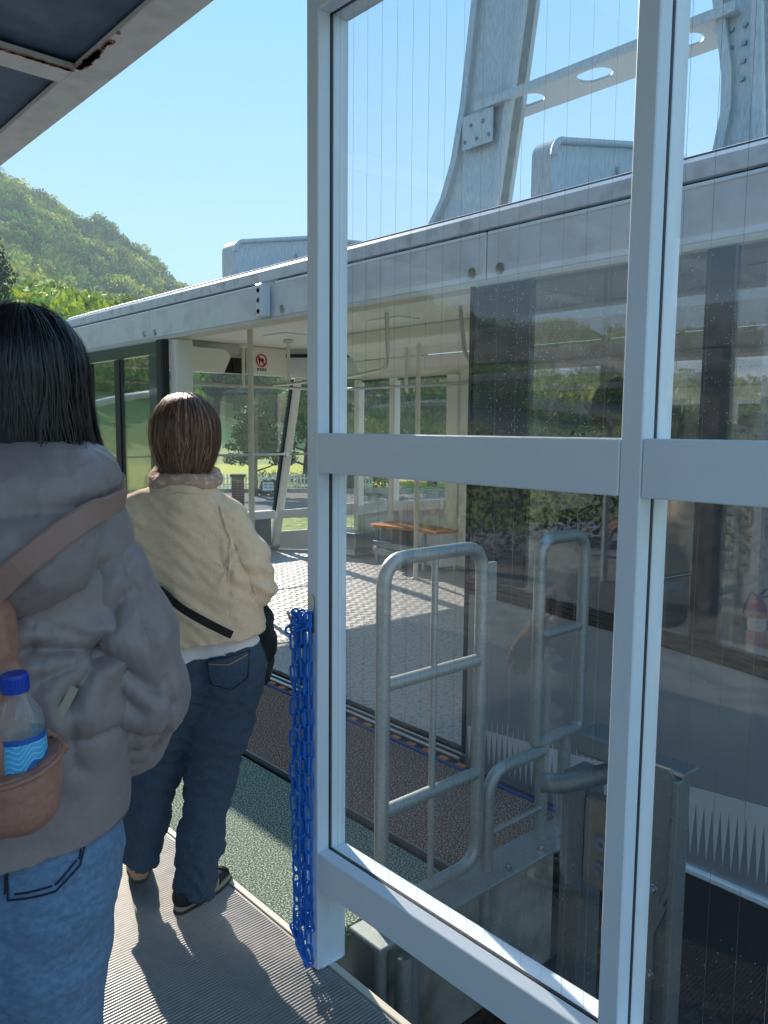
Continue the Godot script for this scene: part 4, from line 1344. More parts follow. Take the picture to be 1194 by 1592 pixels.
		b = MB.new()
		b.bar(Vector3(3.62, 2.45, s[1] - 0.02), Vector3(3.50, 2.72, s[1] - 0.02), 0.03, 0.02, Vector3(0, 0, 1), 0.004)
		part("stiffener", b, "hanger_steel", o)

func extinguisher() -> void:
	var c := Vector3(5.45, 0.0, -2.24)
	var t := thing("fire_extinguisher", "small red fire extinguisher standing on the cabin floor behind the window", "fire extinguisher", c)
	var b := MB.new()
	b.lathe([Vector2(0.0, 0.004), Vector2(0.05, 0.004), Vector2(0.055, 0.015), Vector2(0.055, 0.25), Vector2(0.045, 0.285), Vector2(0.022, 0.305), Vector2(0.018, 0.32), Vector2(0, 0.32)], c, Vector3.UP, 20)
	part("cylinder", b, "fire_red", t)
	b = MB.new()
	b.lathe([Vector2(0.0555, 0.10), Vector2(0.0560, 0.101), Vector2(0.0560, 0.19), Vector2(0.0555, 0.191)], c, Vector3.UP, 20)
	part("label_band", b, "paper", t)
	b = MB.new()
	b.bar(c + Vector3(0, 0.335, 0), c + Vector3(-0.03, 0.40, 0.06), 0.02, 0.012, Vector3.UP, 0.002)
	b.bar(c + Vector3(0, 0.33, 0), c + Vector3(-0.02, 0.345, 0.07), 0.02, 0.010, Vector3.UP, 0.002)
	part("lever", b, "black_rubber", t)
	b = MB.new()
	b.tube(rounded([c + Vector3(0, 0.325, 0), c + Vector3(0.02, 0.36, -0.06), c + Vector3(-0.03, 0.22, -0.09), c + Vector3(-0.05, 0.10, -0.05)], 0.04), 0.008, 8)
	part("hose", b, "black_rubber", t)

# ------------------------------------------------------------------ bodies: tapered capsules joined smoothly and meshed
class Field:
	var a := PackedVector3Array()
	var ba := PackedVector3Array()
	var il := PackedFloat32Array()
	var ra := PackedFloat32Array()
	var dr := PackedFloat32Array()
	var k := 0.03
	var cuts := []          # [normal, offset]: keeps dot(p, normal) < offset
	func add(p: Vector3, q: Vector3, r0: float, r1: float) -> void:
		var d := q - p
		if d.length() < 0.0005:
			d = Vector3(0, 0.0005, 0)
		a.append(p); ba.append(d); il.append(1.0 / d.length_squared()); ra.append(r0); dr.append(r1 - r0)
	func chain(pts: Array, rs: Array) -> void:
		for i in pts.size() - 1:
			add(pts[i], pts[i + 1], rs[i], rs[i + 1])
	func one(i: int, p: Vector3) -> float:
		var d := p - a[i]
		var t := clampf(d.dot(ba[i]) * il[i], 0.0, 1.0)
		return (d - ba[i] * t).length() - ra[i] - dr[i] * t
	func at(p: Vector3, list: PackedInt32Array) -> float:
		var v := 9.0
		for i in list:
			var d := p - a[i]
			var t := clampf(d.dot(ba[i]) * il[i], 0.0, 1.0)
			var e := (d - ba[i] * t).length() - ra[i] - dr[i] * t
			var h := k - absf(v - e)
			v = minf(v, e)
			if h > 0.0:
				v -= h * h / (4.0 * k)
		for c in cuts:
			v = maxf(v, p.dot(c[0]) - c[1])
		return v
	func all() -> PackedInt32Array:
		var l := PackedInt32Array()
		for i in a.size():
			l.append(i)
		return l
	# walk from p along d to the surface
	func hit(p: Vector3, d: Vector3) -> Vector3:
		var l := all()
		for i in 60:
			var e := at(p, l)
			if e < 0.0008:
				break
			p += d * e * 0.9
		return p
	func grad(p: Vector3) -> Vector3:
		var l := all()
		var h := 0.004
		return Vector3(at(p + Vector3(h, 0, 0), l) - at(p - Vector3(h, 0, 0), l), at(p + Vector3(0, h, 0), l) - at(p - Vector3(0, h, 0), l), at(p + Vector3(0, 0, h), l) - at(p - Vector3(0, 0, h), l)).normalized()
	# surface nets into mb; fold(p, n) moves each point out along the normal
	func mesh(mb: MB, cell: float, fold = null) -> void:
		var lo := Vector3.ONE * 99.0
		var hi := -lo
		for i in a.size():
			var r := maxf(ra[i], ra[i] + dr[i]) + cell * 2.0
			lo = lo.min(a[i] - Vector3.ONE * r).min(a[i] + ba[i] - Vector3.ONE * r)
			hi = hi.max(a[i] + Vector3.ONE * r).max(a[i] + ba[i] + Vector3.ONE * r)
		var B := 6
		var nb := Vector3i(((hi - lo) / (cell * B)).ceil()) + Vector3i.ONE
		var n := nb * B
		var nx := n.x
		var nxy := n.x * n.y
		var D := PackedFloat32Array()
		D.resize(nxy * n.z)
		D.fill(1.0)
		var hd := cell * B * 0.88
		var active := []
		for bz in nb.z:
			for by in nb.y:
				for bx in nb.x:
					var o := lo + Vector3(bx, by, bz) * (cell * B)
					var c := o + Vector3.ONE * (cell * (B - 1) * 0.5)
					var best := 9.0
					var ds := PackedFloat32Array()
					ds.resize(a.size())
					for i in a.size():
						var e := one(i, c)
						ds[i] = e
						best = minf(best, e)
					if best > hd + k + cell:
						continue
					var list := PackedInt32Array()
					for i in a.size():
						if ds[i] < best + 2.0 * hd + k * 2.0:
							list.append(i)
					var inside := best < -hd - cell - k
					if inside:
						for q in cuts:
							if c.dot(q[0]) - q[1] > -hd - cell:
								inside = false
					for z in B:
						for y in B:
							var row := bx * B + (by * B + y) * nx + (bz * B + z) * nxy
							for x in B:
								D[row + x] = -1.0 if inside else at(o + Vector3(x, y, z) * cell, list)
					if not inside:
						active.append(Vector3i(bx, by, bz) * B)
		var id := PackedInt32Array()
		id.resize(D.size())
		id.fill(-1)
		var off := PackedInt32Array([0, 1, nx, nx + 1, nxy, nxy + 1, nxy + nx, nxy + nx + 1])
		var cells := PackedInt32Array()
		var first := mb.v.size()
		for o in active:
			for z in B:
				if o.z + z >= n.z - 1: continue
				for y in B:
					if o.y + y >= n.y - 1: continue
					for x in B:
						if o.x + x >= n.x - 1: continue
						var c: int = (o.x + x) + (o.y + y) * nx + (o.z + z) * nxy
						var neg := 0
						for q in 8:
							if D[c + off[q]] < 0.0: neg += 1
						if neg == 0 or neg == 8:
							continue
						var s := Vector3.ZERO
						var m := 0
						for e in [[0, 1], [2, 3], [4, 5], [6, 7], [0, 2], [1, 3], [4, 6], [5, 7], [0, 4], [1, 5], [2, 6], [3, 7]]:
							var d0 := D[c + off[e[0]]]
							var d1 := D[c + off[e[1]]]
							if (d0 < 0.0) != (d1 < 0.0):
								var t := d0 / (d0 - d1)
								var p0 := Vector3(e[0] & 1, (e[0] >> 1) & 1, e[0] >> 2)
								var p1 := Vector3(e[1] & 1, (e[1] >> 1) & 1, e[1] >> 2)
								s += p0.lerp(p1, t)
								m += 1
						var g := Vector3(D[c + 1] - D[c] + D[c + nx + 1] - D[c + nx] + D[c + nxy + 1] - D[c + nxy] + D[c + nxy + nx + 1] - D[c + nxy + nx],
							D[c + nx] - D[c] + D[c + nx + 1] - D[c + 1] + D[c + nxy + nx] - D[c + nxy] + D[c + nxy + nx + 1] - D[c + nxy + 1],
							D[c + nxy] - D[c] + D[c + nxy + 1] - D[c + 1] + D[c + nxy + nx] - D[c + nx] + D[c + nxy + nx + 1] - D[c + nx + 1]).normalized()
						var p := lo + (Vector3(o.x + x, o.y + y, o.z + z) + s / m) * cell
						if fold != null:
							p += g * fold.call(p, g)
						id[c] = mb.vert(p, g)
						cells.append(c)
		for c in cells:
			for ax in 3:
				var st: int = [1, nx, nxy][ax]
				var u: int = [nx, nxy, 1][ax]
				var w: int = [nxy, 1, nx][ax]
				if (D[c] < 0.0) == (D[c + st] < 0.0):
					continue
				if c - u - w < 0: continue
				var q0 := id[c]
				var q1 := id[c - u]
				var q2 := id[c - u - w]
				var q3 := id[c - w]
				if q0 < 0 or q1 < 0 or q2 < 0 or q3 < 0:
					continue
				mb.tri_i(q0, q1, q2)
				mb.tri_i(q0, q2, q3)
		# normals of the folded surface
		if fold != null:
			var nn := PackedVector3Array()
			nn.resize(mb.v.size() - first)
			for i in range(0, mb.ix.size(), 3):
				var i0 := mb.ix[i]
				if i0 < first: continue
				var i1 := mb.ix[i + 1]
				var i2 := mb.ix[i + 2]
				var f := (mb.v[i2] - mb.v[i0]).cross(mb.v[i1] - mb.v[i0])
				nn[i0 - first] += f; nn[i1 - first] += f; nn[i2 - first] += f
			for i in nn.size():
				if nn[i].length_squared() > 1e-20:
					mb.n[first + i] = nn[i].normalized()

# a strip of cloth or leather along points with outward normals
func strip(mb: MB, pts: Array, nrm: Array, width: float, thick := 0.004) -> void:
	var rows := []
	for i in pts.size():
		var d: Vector3 = (pts[mini(i + 1, pts.size() - 1)] - pts[maxi(i - 1, 0)]).normalized()
		var s: Vector3 = d.cross(nrm[i]).normalized()
		var p: Vector3 = pts[i]
		var m: Vector3 = nrm[i]
		rows.append([p - s * width * 0.5, p - s * width * 0.42 + m * thick, p + s * width * 0.42 + m * thick, p + s * width * 0.5, m, s])
	for i in rows.size() - 1:
		var a: Array = rows[i]
		var b: Array = rows[i + 1]
		mb.quad(a[1], a[2], b[2], b[1], (a[4] + b[4]).normalized())
		mb.quad(a[0], a[1], b[1], b[0], (a[4] - a[5]).normalized())
		mb.quad(a[2], a[3], b[3], b[2], (a[4] + a[5]).normalized())

# the same, laid on a body: the points are dropped onto the field along «dir»
func lay(mb: MB, f: Field, line: Array, dir: Vector3, width: float, thick: float, steps := 6, lift := 0.004) -> void:
	var pts := []
	var nrm := []
	for i in line.size() - 1:
		for j in steps + (1 if i == line.size() - 2 else 0):
			var p: Vector3 = line[i].lerp(line[i + 1], float(j) / steps)
			var q := f.hit(p - dir * 0.5, dir)
			var m := f.grad(q)
			pts.append(q + m * lift)
			nrm.append(m)
	strip(mb, pts, nrm, width, thick)

func hand(mb: MB, wrist: Vector3, dir: Vector3, back: Vector3, thumb_side: float, curl: float) -> void:
	var f := Field.new()
	f.k = 0.008
	dir = dir.normalized()
	back = (back - dir * back.dot(dir)).normalized()
	var side := dir.cross(back) * thumb_side
	f.add(wrist - dir * 0.02, wrist + dir * 0.012, 0.023, 0.021)
	for i in 4:
		var s := (1.5 - i) * 0.018
		var base := wrist + dir * (0.082 - absf(i - 1.3) * 0.004) + side * s
		f.add(wrist + dir * 0.01 + side * s * 0.6, base, 0.013, 0.0105)
		var d := dir
		var p := base
		var lens: Array = [[0.036, 0.022, 0.018], [0.041, 0.026, 0.019], [0.038, 0.024, 0.018], [0.029, 0.018, 0.016]][i]
		for j in 3:
			d = d.rotated(dir.cross(back).normalized(), -curl * (0.5 + 0.35 * j))
			var q: Vector3 = p + d * lens[j]
			f.add(p, q, 0.0092 - j * 0.0009, 0.0086 - j * 0.0009)
			p = q
	var tb := wrist + dir * 0.025 + side * 0.026 - back * 0.006
	var td := (dir * 0.7 + side * 0.7 - back * 0.3).normalized()
	f.add(wrist + dir * 0.012 + side * 0.012, tb, 0.014, 0.012)
	f.add(tb, tb + td * 0.034, 0.0115, 0.010)
	f.add(tb + td * 0.034, tb + td * 0.034 + (dir * 0.9 + side * 0.25 - back * 0.4).normalized() * 0.027, 0.010, 0.008)
	f.mesh(mb, 0.0034)

func head(mb: MB, c: Vector3, fwd: Vector3) -> void:
	var f := Field.new()
	f.k = 0.02
	var rt := Vector3(-fwd.z, 0, fwd.x)
	var P := func(r: float, y: float, z: float) -> Vector3: return c + rt * r + Vector3(0, y, 0) + fwd * z
	f.add(P.call(0, 0.03, -0.02), P.call(0, 0.025, 0.015), 0.082, 0.078)
	f.add(P.call(0, -0.01, 0.02), P.call(0, -0.06, 0.045), 0.066, 0.046)
	f.add(P.call(-0.03, -0.05, 0.02), P.call(0.03, -0.05, 0.02), 0.05, 0.05)
	f.add(P.call(0, -0.085, 0.065), P.call(0, -0.083, 0.07), 0.022, 0.020)
	f.add(P.call(0, 0.005, 0.085), P.call(0, -0.03, 0.103), 0.010, 0.013)
	for s in [-1.0, 1.0]:
		f.add(P.call(s * 0.012, -0.034, 0.092), P.call(s * 0.014, -0.034, 0.088), 0.008, 0.008)
		f.add(P.call(s * 0.016, 0.024, 0.086), P.call(s * 0.045, 0.022, 0.072), 0.010, 0.010)
		f.add(P.call(s * 0.079, 0.010, -0.008), P.call(s * 0.080, -0.028, 0.002), 0.013, 0.009)
	f.add(P.call(-0.018, -0.058, 0.084), P.call(0.018, -0.058, 0.084), 0.007, 0.007)
	f.add(P.call(-0.014, -0.067, 0.083), P.call(0.014, -0.067, 0.083), 0.007, 0.007)
	f.add(P.call(0, -0.06, -0.01), P.call(0, -0.15, -0.02), 0.052, 0.052)
	f.mesh(mb, 0.006)

func nrm_side(d: Vector3) -> Vector3:
	return Vector3(-d.z, 0, d.x)

# a bob: a dark cap and many fine locks that fall from the crown
func bob(owner_: Node3D, c: Vector3, fwd: Vector3, rad: Vector3, drop: float, count: int, cap: String, shades: Array, tuck: float, sd: int) -> void:
	var r := RandomNumberGenerator.new()
	r.seed = sd
	var rt := Vector3(-fwd.z, 0, fwd.x)
	var f := Field.new()
	f.k = 0.03
	f.add(c + Vector3(0, 0.022, 0) - fwd * 0.012, c + Vector3(0, -0.01, 0) - fwd * 0.012, rad.x * 0.72, rad.x * 0.74)
	f.add(c - fwd * 0.03, c - fwd * 0.025 + Vector3(0, -drop * 0.72, 0), rad.x * 0.72, rad.x * 0.52)
	for s in [-1.0, 1.0]:
		f.add(c + rt * s * rad.x * 0.42 - fwd * 0.01, c + rt * s * rad.x * 0.42 - fwd * 0.01 + Vector3(0, -drop * 0.7, 0), rad.x * 0.40, rad.x * 0.32)
	f.cuts = [[fwd, c.dot(fwd) + rad.z * 0.55]]
	var mb := MB.new()
	f.mesh(mb, 0.007)
	var o := part("hair", mb, cap, owner_)
	mb = MB.new()
	mb.colored = true
	var wave := FastNoiseLite.new()
	wave.seed = sd
	wave.frequency = 1.0
	# hair falls in locks whose strands draw together towards the tip
	var locks := []
	for i in 230:
		locks.append([r.randf_range(-PI, PI), r.randf_range(0.80, 1.06), r.randf_range(-1.0, 1.0), r.randf() * TAU, r.randf_range(0.94, 1.03), r.randf_range(0.8, 1.25)])
	for i in count:
		var lk: Array = locks[r.randi() % locks.size()]
		var layer := r.randf()
		var spread := r.randfn(0.0, 0.085)
		var phi: float = lk[0] + spread
		var lock := wave.get_noise_2d(phi * 5.0, 3.0)
		var face := clampf((absf(wrapf(phi, -PI, PI)) - 2.05) / 0.5, 0.0, 1.0)      # shorter over the face
		var len_: float = drop * (lk[1] + 0.10 * lock + r.randf_range(-0.10, 0.04)) * (1.0 - face * 0.95)
		var out: float = lk[4] * (0.965 + 0.045 * layer + 0.03 * lock) + (r.randf_range(0.02, 0.07) if r.randf() < 0.03 else 0.0)
		var tk: float = tuck + 0.10 * lk[2] + r.randf_range(-0.05, 0.05) - (0.24 if sin(phi) > 0.45 and tuck < 0.1 else 0.0)
		var th0 := r.randf_range(0.03, 0.8) if r.randf() < 0.75 else r.randf_range(0.6, 1.4)
		var shade: Color = (shades[r.randi() % shades.size()] as Color) * (r.randf_range(0.8, 1.15) * float(lk[5]))
		var arc := 1.62 * rad.y
		var total := arc * (1.62 - th0) / 1.62 + len_
		var k := 9
		var last := []
		var w := r.randf_range(0.0010, 0.0022)
		var drift: float = -spread * 0.75 + 0.14 * lk[2] + r.randf_range(-0.03, 0.03)
		for j in k + 1:
			var s := total * j / k
			var th := th0 + s / rad.y
			var down := 0.0
			if th > 1.62:
				down = (th - 1.62) * rad.y
				th = 1.62
			var ph := phi + drift * (s / total)
			var dirv := (rt * sin(ph) - fwd * cos(ph))
			var sq := out * sin(th)
			var rr := rad.x * absf(sin(ph)) + rad.z * (1.0 - absf(sin(ph)))
			var inn := 1.0 - tk * pow(down / maxf(drop, 0.01), 2.0)
			var p := c + dirv * rr * sq * inn + Vector3(0, rad.y * out * cos(th) - down, 0)
			p += nrm_side(dirv) * 0.008 * sin(s * 42.0 + float(lk[3])) * (s / total) * float(lk[2])
			p += dirv * 0.007 * wave.get_noise_3d(p.x * 30.0, p.y * 14.0, p.z * 30.0 + i * 0.02)
			var nrm := (dirv * sin(th) + Vector3(0, cos(th), 0)).normalized()
			var sidev := nrm.cross(Vector3.UP if absf(nrm.y) < 0.9 else fwd).normalized()
			var ww := w * (1.0 if j < k - 1 else (0.6 if j == k - 1 else 0.15))
			mb.tint = Color(shade.r, shade.g, shade.b)
			var n1 := (nrm + sidev * 0.6).normalized()
			var n2 := (nrm - sidev * 0.6).normalized()
			var a := mb.vert(p + sidev * ww, n1)
			var b := mb.vert(p - sidev * ww, n2)
			if j > 0:
				mb.tri_i(last[0], a, b)
				mb.tri_i(last[0], b, last[1])
			last = [a, b]
	var l := part("hair_locks", mb, "hair_black", o)
	l.set_meta("kind", "stuff")

func shoe(owner_: Node3D, heel: Vector3, toe: Vector3, up: Vector3, upper: String, straps: bool) -> void:
	var z := (toe - heel).normalized()
	var x := up.cross(z).normalized()
	var y := z.cross(x)
	var L := heel.distance_to(toe)
	var pl := PackedVector2Array()
	for i in 20:
		var a := TAU * i / 20
		var s := 0.5 - 0.5 * cos(a)
		var w := lerpf(0.031, 0.043, smoothstep(0.1, 0.75, s)) * pow(sin(PI * clampf(s * 0.94 + 0.03, 0.0, 1.0)), 0.33)
		pl.append(Vector2(w * signf(sin(a)) if absf(sin(a)) > 0.01 else 0.0, s * L))
	var bs := Basis(x, z, y)
	var b := MB.new()
	b.prism(pl, 0.010, heel, bs)
	var o := part("shoe", b, "shoe_outsole", owner_)
	b = MB.new()
	var pm := PackedVector2Array()
	for p in pl:
		pm.append(Vector2(p.x * 0.97, (p.y - L * 0.5) * 0.985 + L * 0.5))
	b.prism(pm, 0.013, heel + y * 0.0105, bs)
	part("midsole", b, "shoe_sole", o)
	var f := Field.new()
	f.k = 0.02
	f.add(heel + z * 0.035 + y * 0.045, heel + z * 0.055 + y * 0.075, 0.031, 0.028)
	f.add(heel + z * 0.035 + y * 0.04, heel + z * (L * 0.6) + y * 0.032, 0.030, 0.030)
	f.add(heel + z * (L * 0.5) + y * 0.03 - x * 0.008, heel + z * (L - 0.04) + y * 0.022 - x * 0.008, 0.030, 0.021)
	f.add(heel + z * (L * 0.5) + y * 0.03 + x * 0.010, heel + z * (L - 0.045) + y * 0.022 + x * 0.010, 0.028, 0.019)
	f.cuts = [[-y, -(heel + y * 0.021).dot(y)]]
	b = MB.new()
	f.mesh(b, 0.005)
	part("upper", b, upper, o)
	if straps:
		for i in 5:
			b = MB.new()
			var s := L * (0.30 + 0.13 * i)
			var pts := []
			for j in 9:
				var a := PI * j / 8.0
				pts.append(heel + z * (s + 0.02 * cos(a) * (1 if i % 2 else -1)) + x * cos(a) * 0.05 + y * (0.018 + sin(a) * 0.08))
			var qs := []
			var ns := []
			for q in pts:
				var cc: Vector3 = heel + z * (q - heel).dot(z) + y * 0.025
				var h := f.hit(q, (cc - q).normalized())
				qs.append(h + (q - cc).normalized() * 0.002)
				ns.append((q - cc).normalized())
			strip(b, qs, ns, 0.012, 0.003)
			part("strap", b, "shoe_sole" if i % 2 else "black_cloth", o)

# ------------------------------------------------------------------ the people
func person_frame(o: Vector3, az: float) -> Callable:
	var f := Vector3(sin(deg_to_rad(az)), 0, -cos(deg_to_rad(az)))
	var r := Vector3(-f.z, 0, f.x)
	return func(x: float, y: float, z: float) -> Vector3: return o + r * x + Vector3(0, y, 0) + f * z

func woman() -> void:
	var O := Vector3(1.12, 0, -2.09)
	var az := 35.0
	var W := person_frame(O, az)
	var F: Vector3 = W.call(0, 0, 1) - O
	var t := thing("person", "short haired person in a beige jacket and dark jeans stepping towards the cabin door", "person", O)
	# the body under the clothes
	var mb := MB.new()
	var hf := Vector3(sin(deg_to_rad(46)), 0, -cos(deg_to_rad(46)))
	head(mb, W.call(-0.015, 1.425, 0.03), hf)
	var f := Field.new()
	f.k = 0.05
	f.chain([W.call(-0.02, 1.30, 0.01), W.call(-0.03, 1.17, 0.0), W.call(0.0, 1.0, 0.01), W.call(0.04, 0.76, 0)], [0.05, 0.07, 0.07, 0.08])
	f.chain([W.call(0.10, 1.16, 0), W.call(0.165, 1.0, 0.01), W.call(0.15, 0.945, 0.20)], [0.035, 0.035, 0.028])
	f.chain([W.call(-0.16, 1.15, 0), W.call(-0.23, 0.98, 0.01), W.call(-0.17, 0.93, 0.20)], [0.035, 0.035, 0.028])
	f.chain([W.call(0.105, 0.74, 0), W.call(0.042, 0.39, 0.01), W.call(-0.012, 0.06, -0.02)], [0.06, 0.05, 0.038])
	f.chain([W.call(-0.03, 0.74, 0), W.call(-0.125, 0.42, 0.055), W.call(-0.182, 0.10, 0.035)], [0.06, 0.05, 0.036])
	f.mesh(mb, 0.014)
	hand(mb, W.call(0.145, 0.94, 0.235), W.call(-0.05, 0.0, 0.1) - O, Vector3(0, 1, 0), -1.0, 0.5)
	hand(mb, W.call(-0.16, 0.925, 0.235), W.call(0.06, 0.02, 0.1) - O, Vector3(0, 1, 0), 1.0, 0.5)
	part("body", mb, "skin", t)
	# jeans
	var R0: Vector3 = W.call(1, 0, 0) - O
	var j := Field.new()
	j.k = 0.035
	j.chain([W.call(-0.035, 0.86, -0.005), W.call(-0.035, 0.76, -0.015), W.call(-0.035, 0.69, -0.02)], [0.088, 0.098, 0.097])
	j.chain([W.call(0.098, 0.86, -0.005), W.call(0.105, 0.76, -0.015), W.call(0.10, 0.69, -0.02)], [0.085, 0.097, 0.096])
	j.chain([W.call(0.105, 0.72, -0.01), W.call(0.078, 0.56, 0.0), W.call(0.042, 0.39, 0.01), W.call(0.012, 0.20, -0.02), W.call(-0.012, 0.03, -0.035)], [0.098, 0.088, 0.072, 0.065, 0.062])
	j.chain([W.call(-0.035, 0.72, -0.01), W.call(-0.08, 0.56, 0.03), W.call(-0.122, 0.42, 0.055), W.call(-0.155, 0.26, 0.045), W.call(-0.182, 0.13, 0.03)], [0.098, 0.085, 0.072, 0.065, 0.062])
	j.cuts = [[W.call(-0.18, 1, 0) - O, 0.789 + O.dot(W.call(-0.18, 0, 0) - O)], [Vector3.DOWN, -0.028], [(R0 * -0.4 + Vector3.DOWN).normalized(), W.call(-0.182, 0.115, 0.03).dot((R0 * -0.4 + Vector3.DOWN).normalized())]]
	mb = MB.new()
	j.mesh(mb, 0.008, func(p: Vector3, _n: Vector3) -> float:
		var low := smoothstep(0.35, 0.05, p.y)
		var v := fn.get_noise_3d(p.x * 230, p.y * 330, p.z * 230) * 0.008 + fn2.get_noise_3d(p.x * 420, p.y * 800, p.z * 420) * 0.0035
		v += 0.005 * exp(-pow((p.y - 0.43) * 9.0, 2.0)) * sin(p.y * 130.0 + 30.0 * (p.x + p.z) + 4.0 * fn.get_noise_3d(p.x * 200, p.y * 60, p.z * 200))
		v += low * 0.005 * sin(p.y * 85.0 + fn.get_noise_3d(p.x * 400, p.y * 100, p.z * 400) * 5.0)
		return v + smoothstep(0.04, 0.0, absf(p.y - 0.66)) * 0.003 * sin(p.y * 190.0 + p.x * 60.0))
	var jeans := part("jeans", mb, "dark_denim", t)
	mb = MB.new()      # back pocket with its stitching
	var pc := [[0.05, 0.785], [0.165, 0.808], [0.162, 0.735], [0.118, 0.705], [0.058, 0.722]]
	for k in 5:
		var a: Array = pc[k]
		var c: Array = pc[(k + 1) % 5]
		lay(mb, j, [W.call(a[0], a[1], 0), W.call(c[0], c[1], 0)], F, 0.0035 if k != 0 else 0.005, 0.0015, 5, 0.004)
	part("pocket_seam", mb, "navy_stitch", jeans)
	mb = MB.new()
	for q in [[0.054, 0.162, 0.775, 0.797], [0.056, 0.161, 0.758, 0.780], [0.058, 0.160, 0.741, 0.762], [0.064, 0.152, 0.725, 0.742]]:
		lay(mb, j, [W.call(q[0], q[2], 0), W.call(q[1], q[3], 0)], F, 0.021, 0.0028, 6, 0.0022)
	part("back_pocket", mb, "dark_denim", jeans)
	mb = MB.new()
	lay(mb, j, [W.call(0.055, 0.776, 0), W.call(0.11, 0.776, 0), W.call(0.160, 0.798, 0)], F, 0.0032, 0.0012, 5, 0.0048)
	part("pocket_stitching", mb, "stitch", jeans)
	# shirt below the jacket
	var s := Field.new()
	s.k = 0.04
	s.add(W.call(-0.03, 0.95, 0), W.call(-0.036, 0.72, -0.015), 0.09, 0.118)
	s.add(W.call(0.07, 0.95, 0), W.call(0.108, 0.72, -0.015), 0.09, 0.116)
	s.cuts = [[W.call(0.18, -1, 0) - O, -0.782 + O.dot(W.call(0.18, 0, 0) - O)]]
	mb = MB.new()
	s.mesh(mb, 0.009, func(p: Vector3, _n: Vector3) -> float: return fn.get_noise_3d(p.x * 300, p.y * 120, p.z * 300) * 0.004)
	part("shirt", mb, "white_shirt", t)
	# jacket
	var k := Field.new()
	k.k = 0.035
	k.chain([W.call(-0.125, 1.165, -0.005), W.call(-0.085, 1.0, -0.01), W.call(-0.055, 0.80, -0.015)], [0.086, 0.108, 0.128])
	k.chain([W.call(0.055, 1.15, -0.005), W.call(0.075, 1.0, -0.01), W.call(0.098, 0.80, -0.015)], [0.086, 0.108, 0.122])
	k.chain([W.call(-0.035, 1.15, -0.03), W.call(-0.005, 1.0, -0.035), W.call(0.03, 0.80, -0.03)], [0.088, 0.10, 0.122])
	k.chain([W.call(-0.165, 1.19, 0), W.call(-0.02, 1.232, -0.005), W.call(0.105, 1.175, 0)], [0.062, 0.082, 0.062])
	k.add(W.call(-0.02, 1.23, 0), W.call(-0.018, 1.272, 0.01), 0.082, 0.066)
	var sl := Field.new()
	sl.k = 0.03
	sl.chain([W.call(0.098, 1.170, 0), W.call(0.158, 1.06, -0.012), W.call(0.172, 0.985, -0.005), W.call(0.168, 0.955, 0.09), W.call(0.155, 0.95, 0.19)], [0.068, 0.066, 0.064, 0.058, 0.05])
	k.chain([W.call(-0.19, 1.16, 0), W.call(-0.235, 0.98, 0.0), W.call(-0.19, 0.93, 0.16)], [0.068, 0.062, 0.05])
	k.chain([W.call(0.12, 0.98, 0.04), W.call(0.132, 0.82, 0.04)], [0.075, 0.070])
	k.cuts = [[W.call(0.08, -1, 0) - O, -0.832 + O.dot(W.call(0.08, 0, 0) - O)]]
	mb = MB.new()
	var drape := func(p: Vector3, n: Vector3) -> float:
		var q: Vector3 = p - O
		var u := q.x * 0.82 + q.z * 0.57
		var back := clampf(-n.dot(F) * 1.4, 0.0, 1.0)
		# long slack folds running from the left shoulder down to the right hip
		var dg := u * 0.62 + (q.y - 1.0) * 0.78
		var along := u * 0.78 - (q.y - 1.0) * 0.62
		var v := back * 0.009 * fn.get_noise_2d(dg * 420.0, along * 90.0)
		v += 0.005 * fn2.get_noise_3d(p.x * 130, p.y * 190, p.z * 130)
		v += 0.0015 * fn.get_noise_3d(p.x * 700, p.y * 700, p.z * 700 + 40)
		v -= back * 0.007 * exp(-Vector2(u, q.y).distance_to(Geometry2D.get_closest_point_to_segment(Vector2(u, q.y), Vector2(-0.06, 1.17), Vector2(0.06, 1.0))) * 60.0)
		v -= back * 0.006 * exp(-Vector2(u, q.y).distance_to(Geometry2D.get_closest_point_to_segment(Vector2(u, q.y), Vector2(-0.10, 1.06), Vector2(0.12, 0.90))) * 60.0)
		v -= 0.008 * exp(-Vector2(u, q.y).distance_to(Geometry2D.get_closest_point_to_segment(Vector2(u, q.y), Vector2(0.085, 1.12), Vector2(0.118, 0.99))) * 90.0)
		# creases gathered at the right armpit and in the crook of the sleeve
		var e := Vector2(u - 0.105, q.y - 1.06)
		v += 0.005 * exp(-e.length_squared() * 160.0) * sin(atan2(e.y, e.x) * 7.0 + e.length() * 40.0)
		if u > 0.12:
			v += 0.005 * sin(q.y * 110.0 + u * 60.0) * exp(-pow((q.y - 1.0) * 11.0, 2.0))
		return v
	k.mesh(mb, 0.006, drape)
	sl.mesh(mb, 0.006, drape)
	var jk := part("jacket", mb, "beige_cloth", t)
	for line in [[W.call(0.085, 1.225, 0), W.call(0.115, 1.13, 0), W.call(0.112, 1.02, 0)], [W.call(0.15, 1.10, 0), W.call(0.17, 1.02, 0), W.call(0.185, 0.96, 0)], [W.call(-0.10, 1.262, 0), W.call(-0.02, 1.268, 0), W.call(0.06, 1.257, 0)]]:
		mb = MB.new()
		lay(mb, k, line, F, 0.004, 0.002, 8, 0.003)
		part("seam", mb, "beige_cloth", jk)
	# neck scarf
	var sc := Field.new()
	sc.k = 0.02
	var rp := []
	var rr := []
	for i in 15:
		var a := TAU * i / 14.0
		rp.append(W.call(-0.02 + cos(a) * 0.084, 1.298 + 0.008 * sin(a) + 0.006 * sin(a * 3.0), 0.012 + sin(a) * 0.072))
		rr.append(0.020 + 0.003 * sin(i * 2.3))
	sc.chain(rp, rr)
	mb = MB.new()
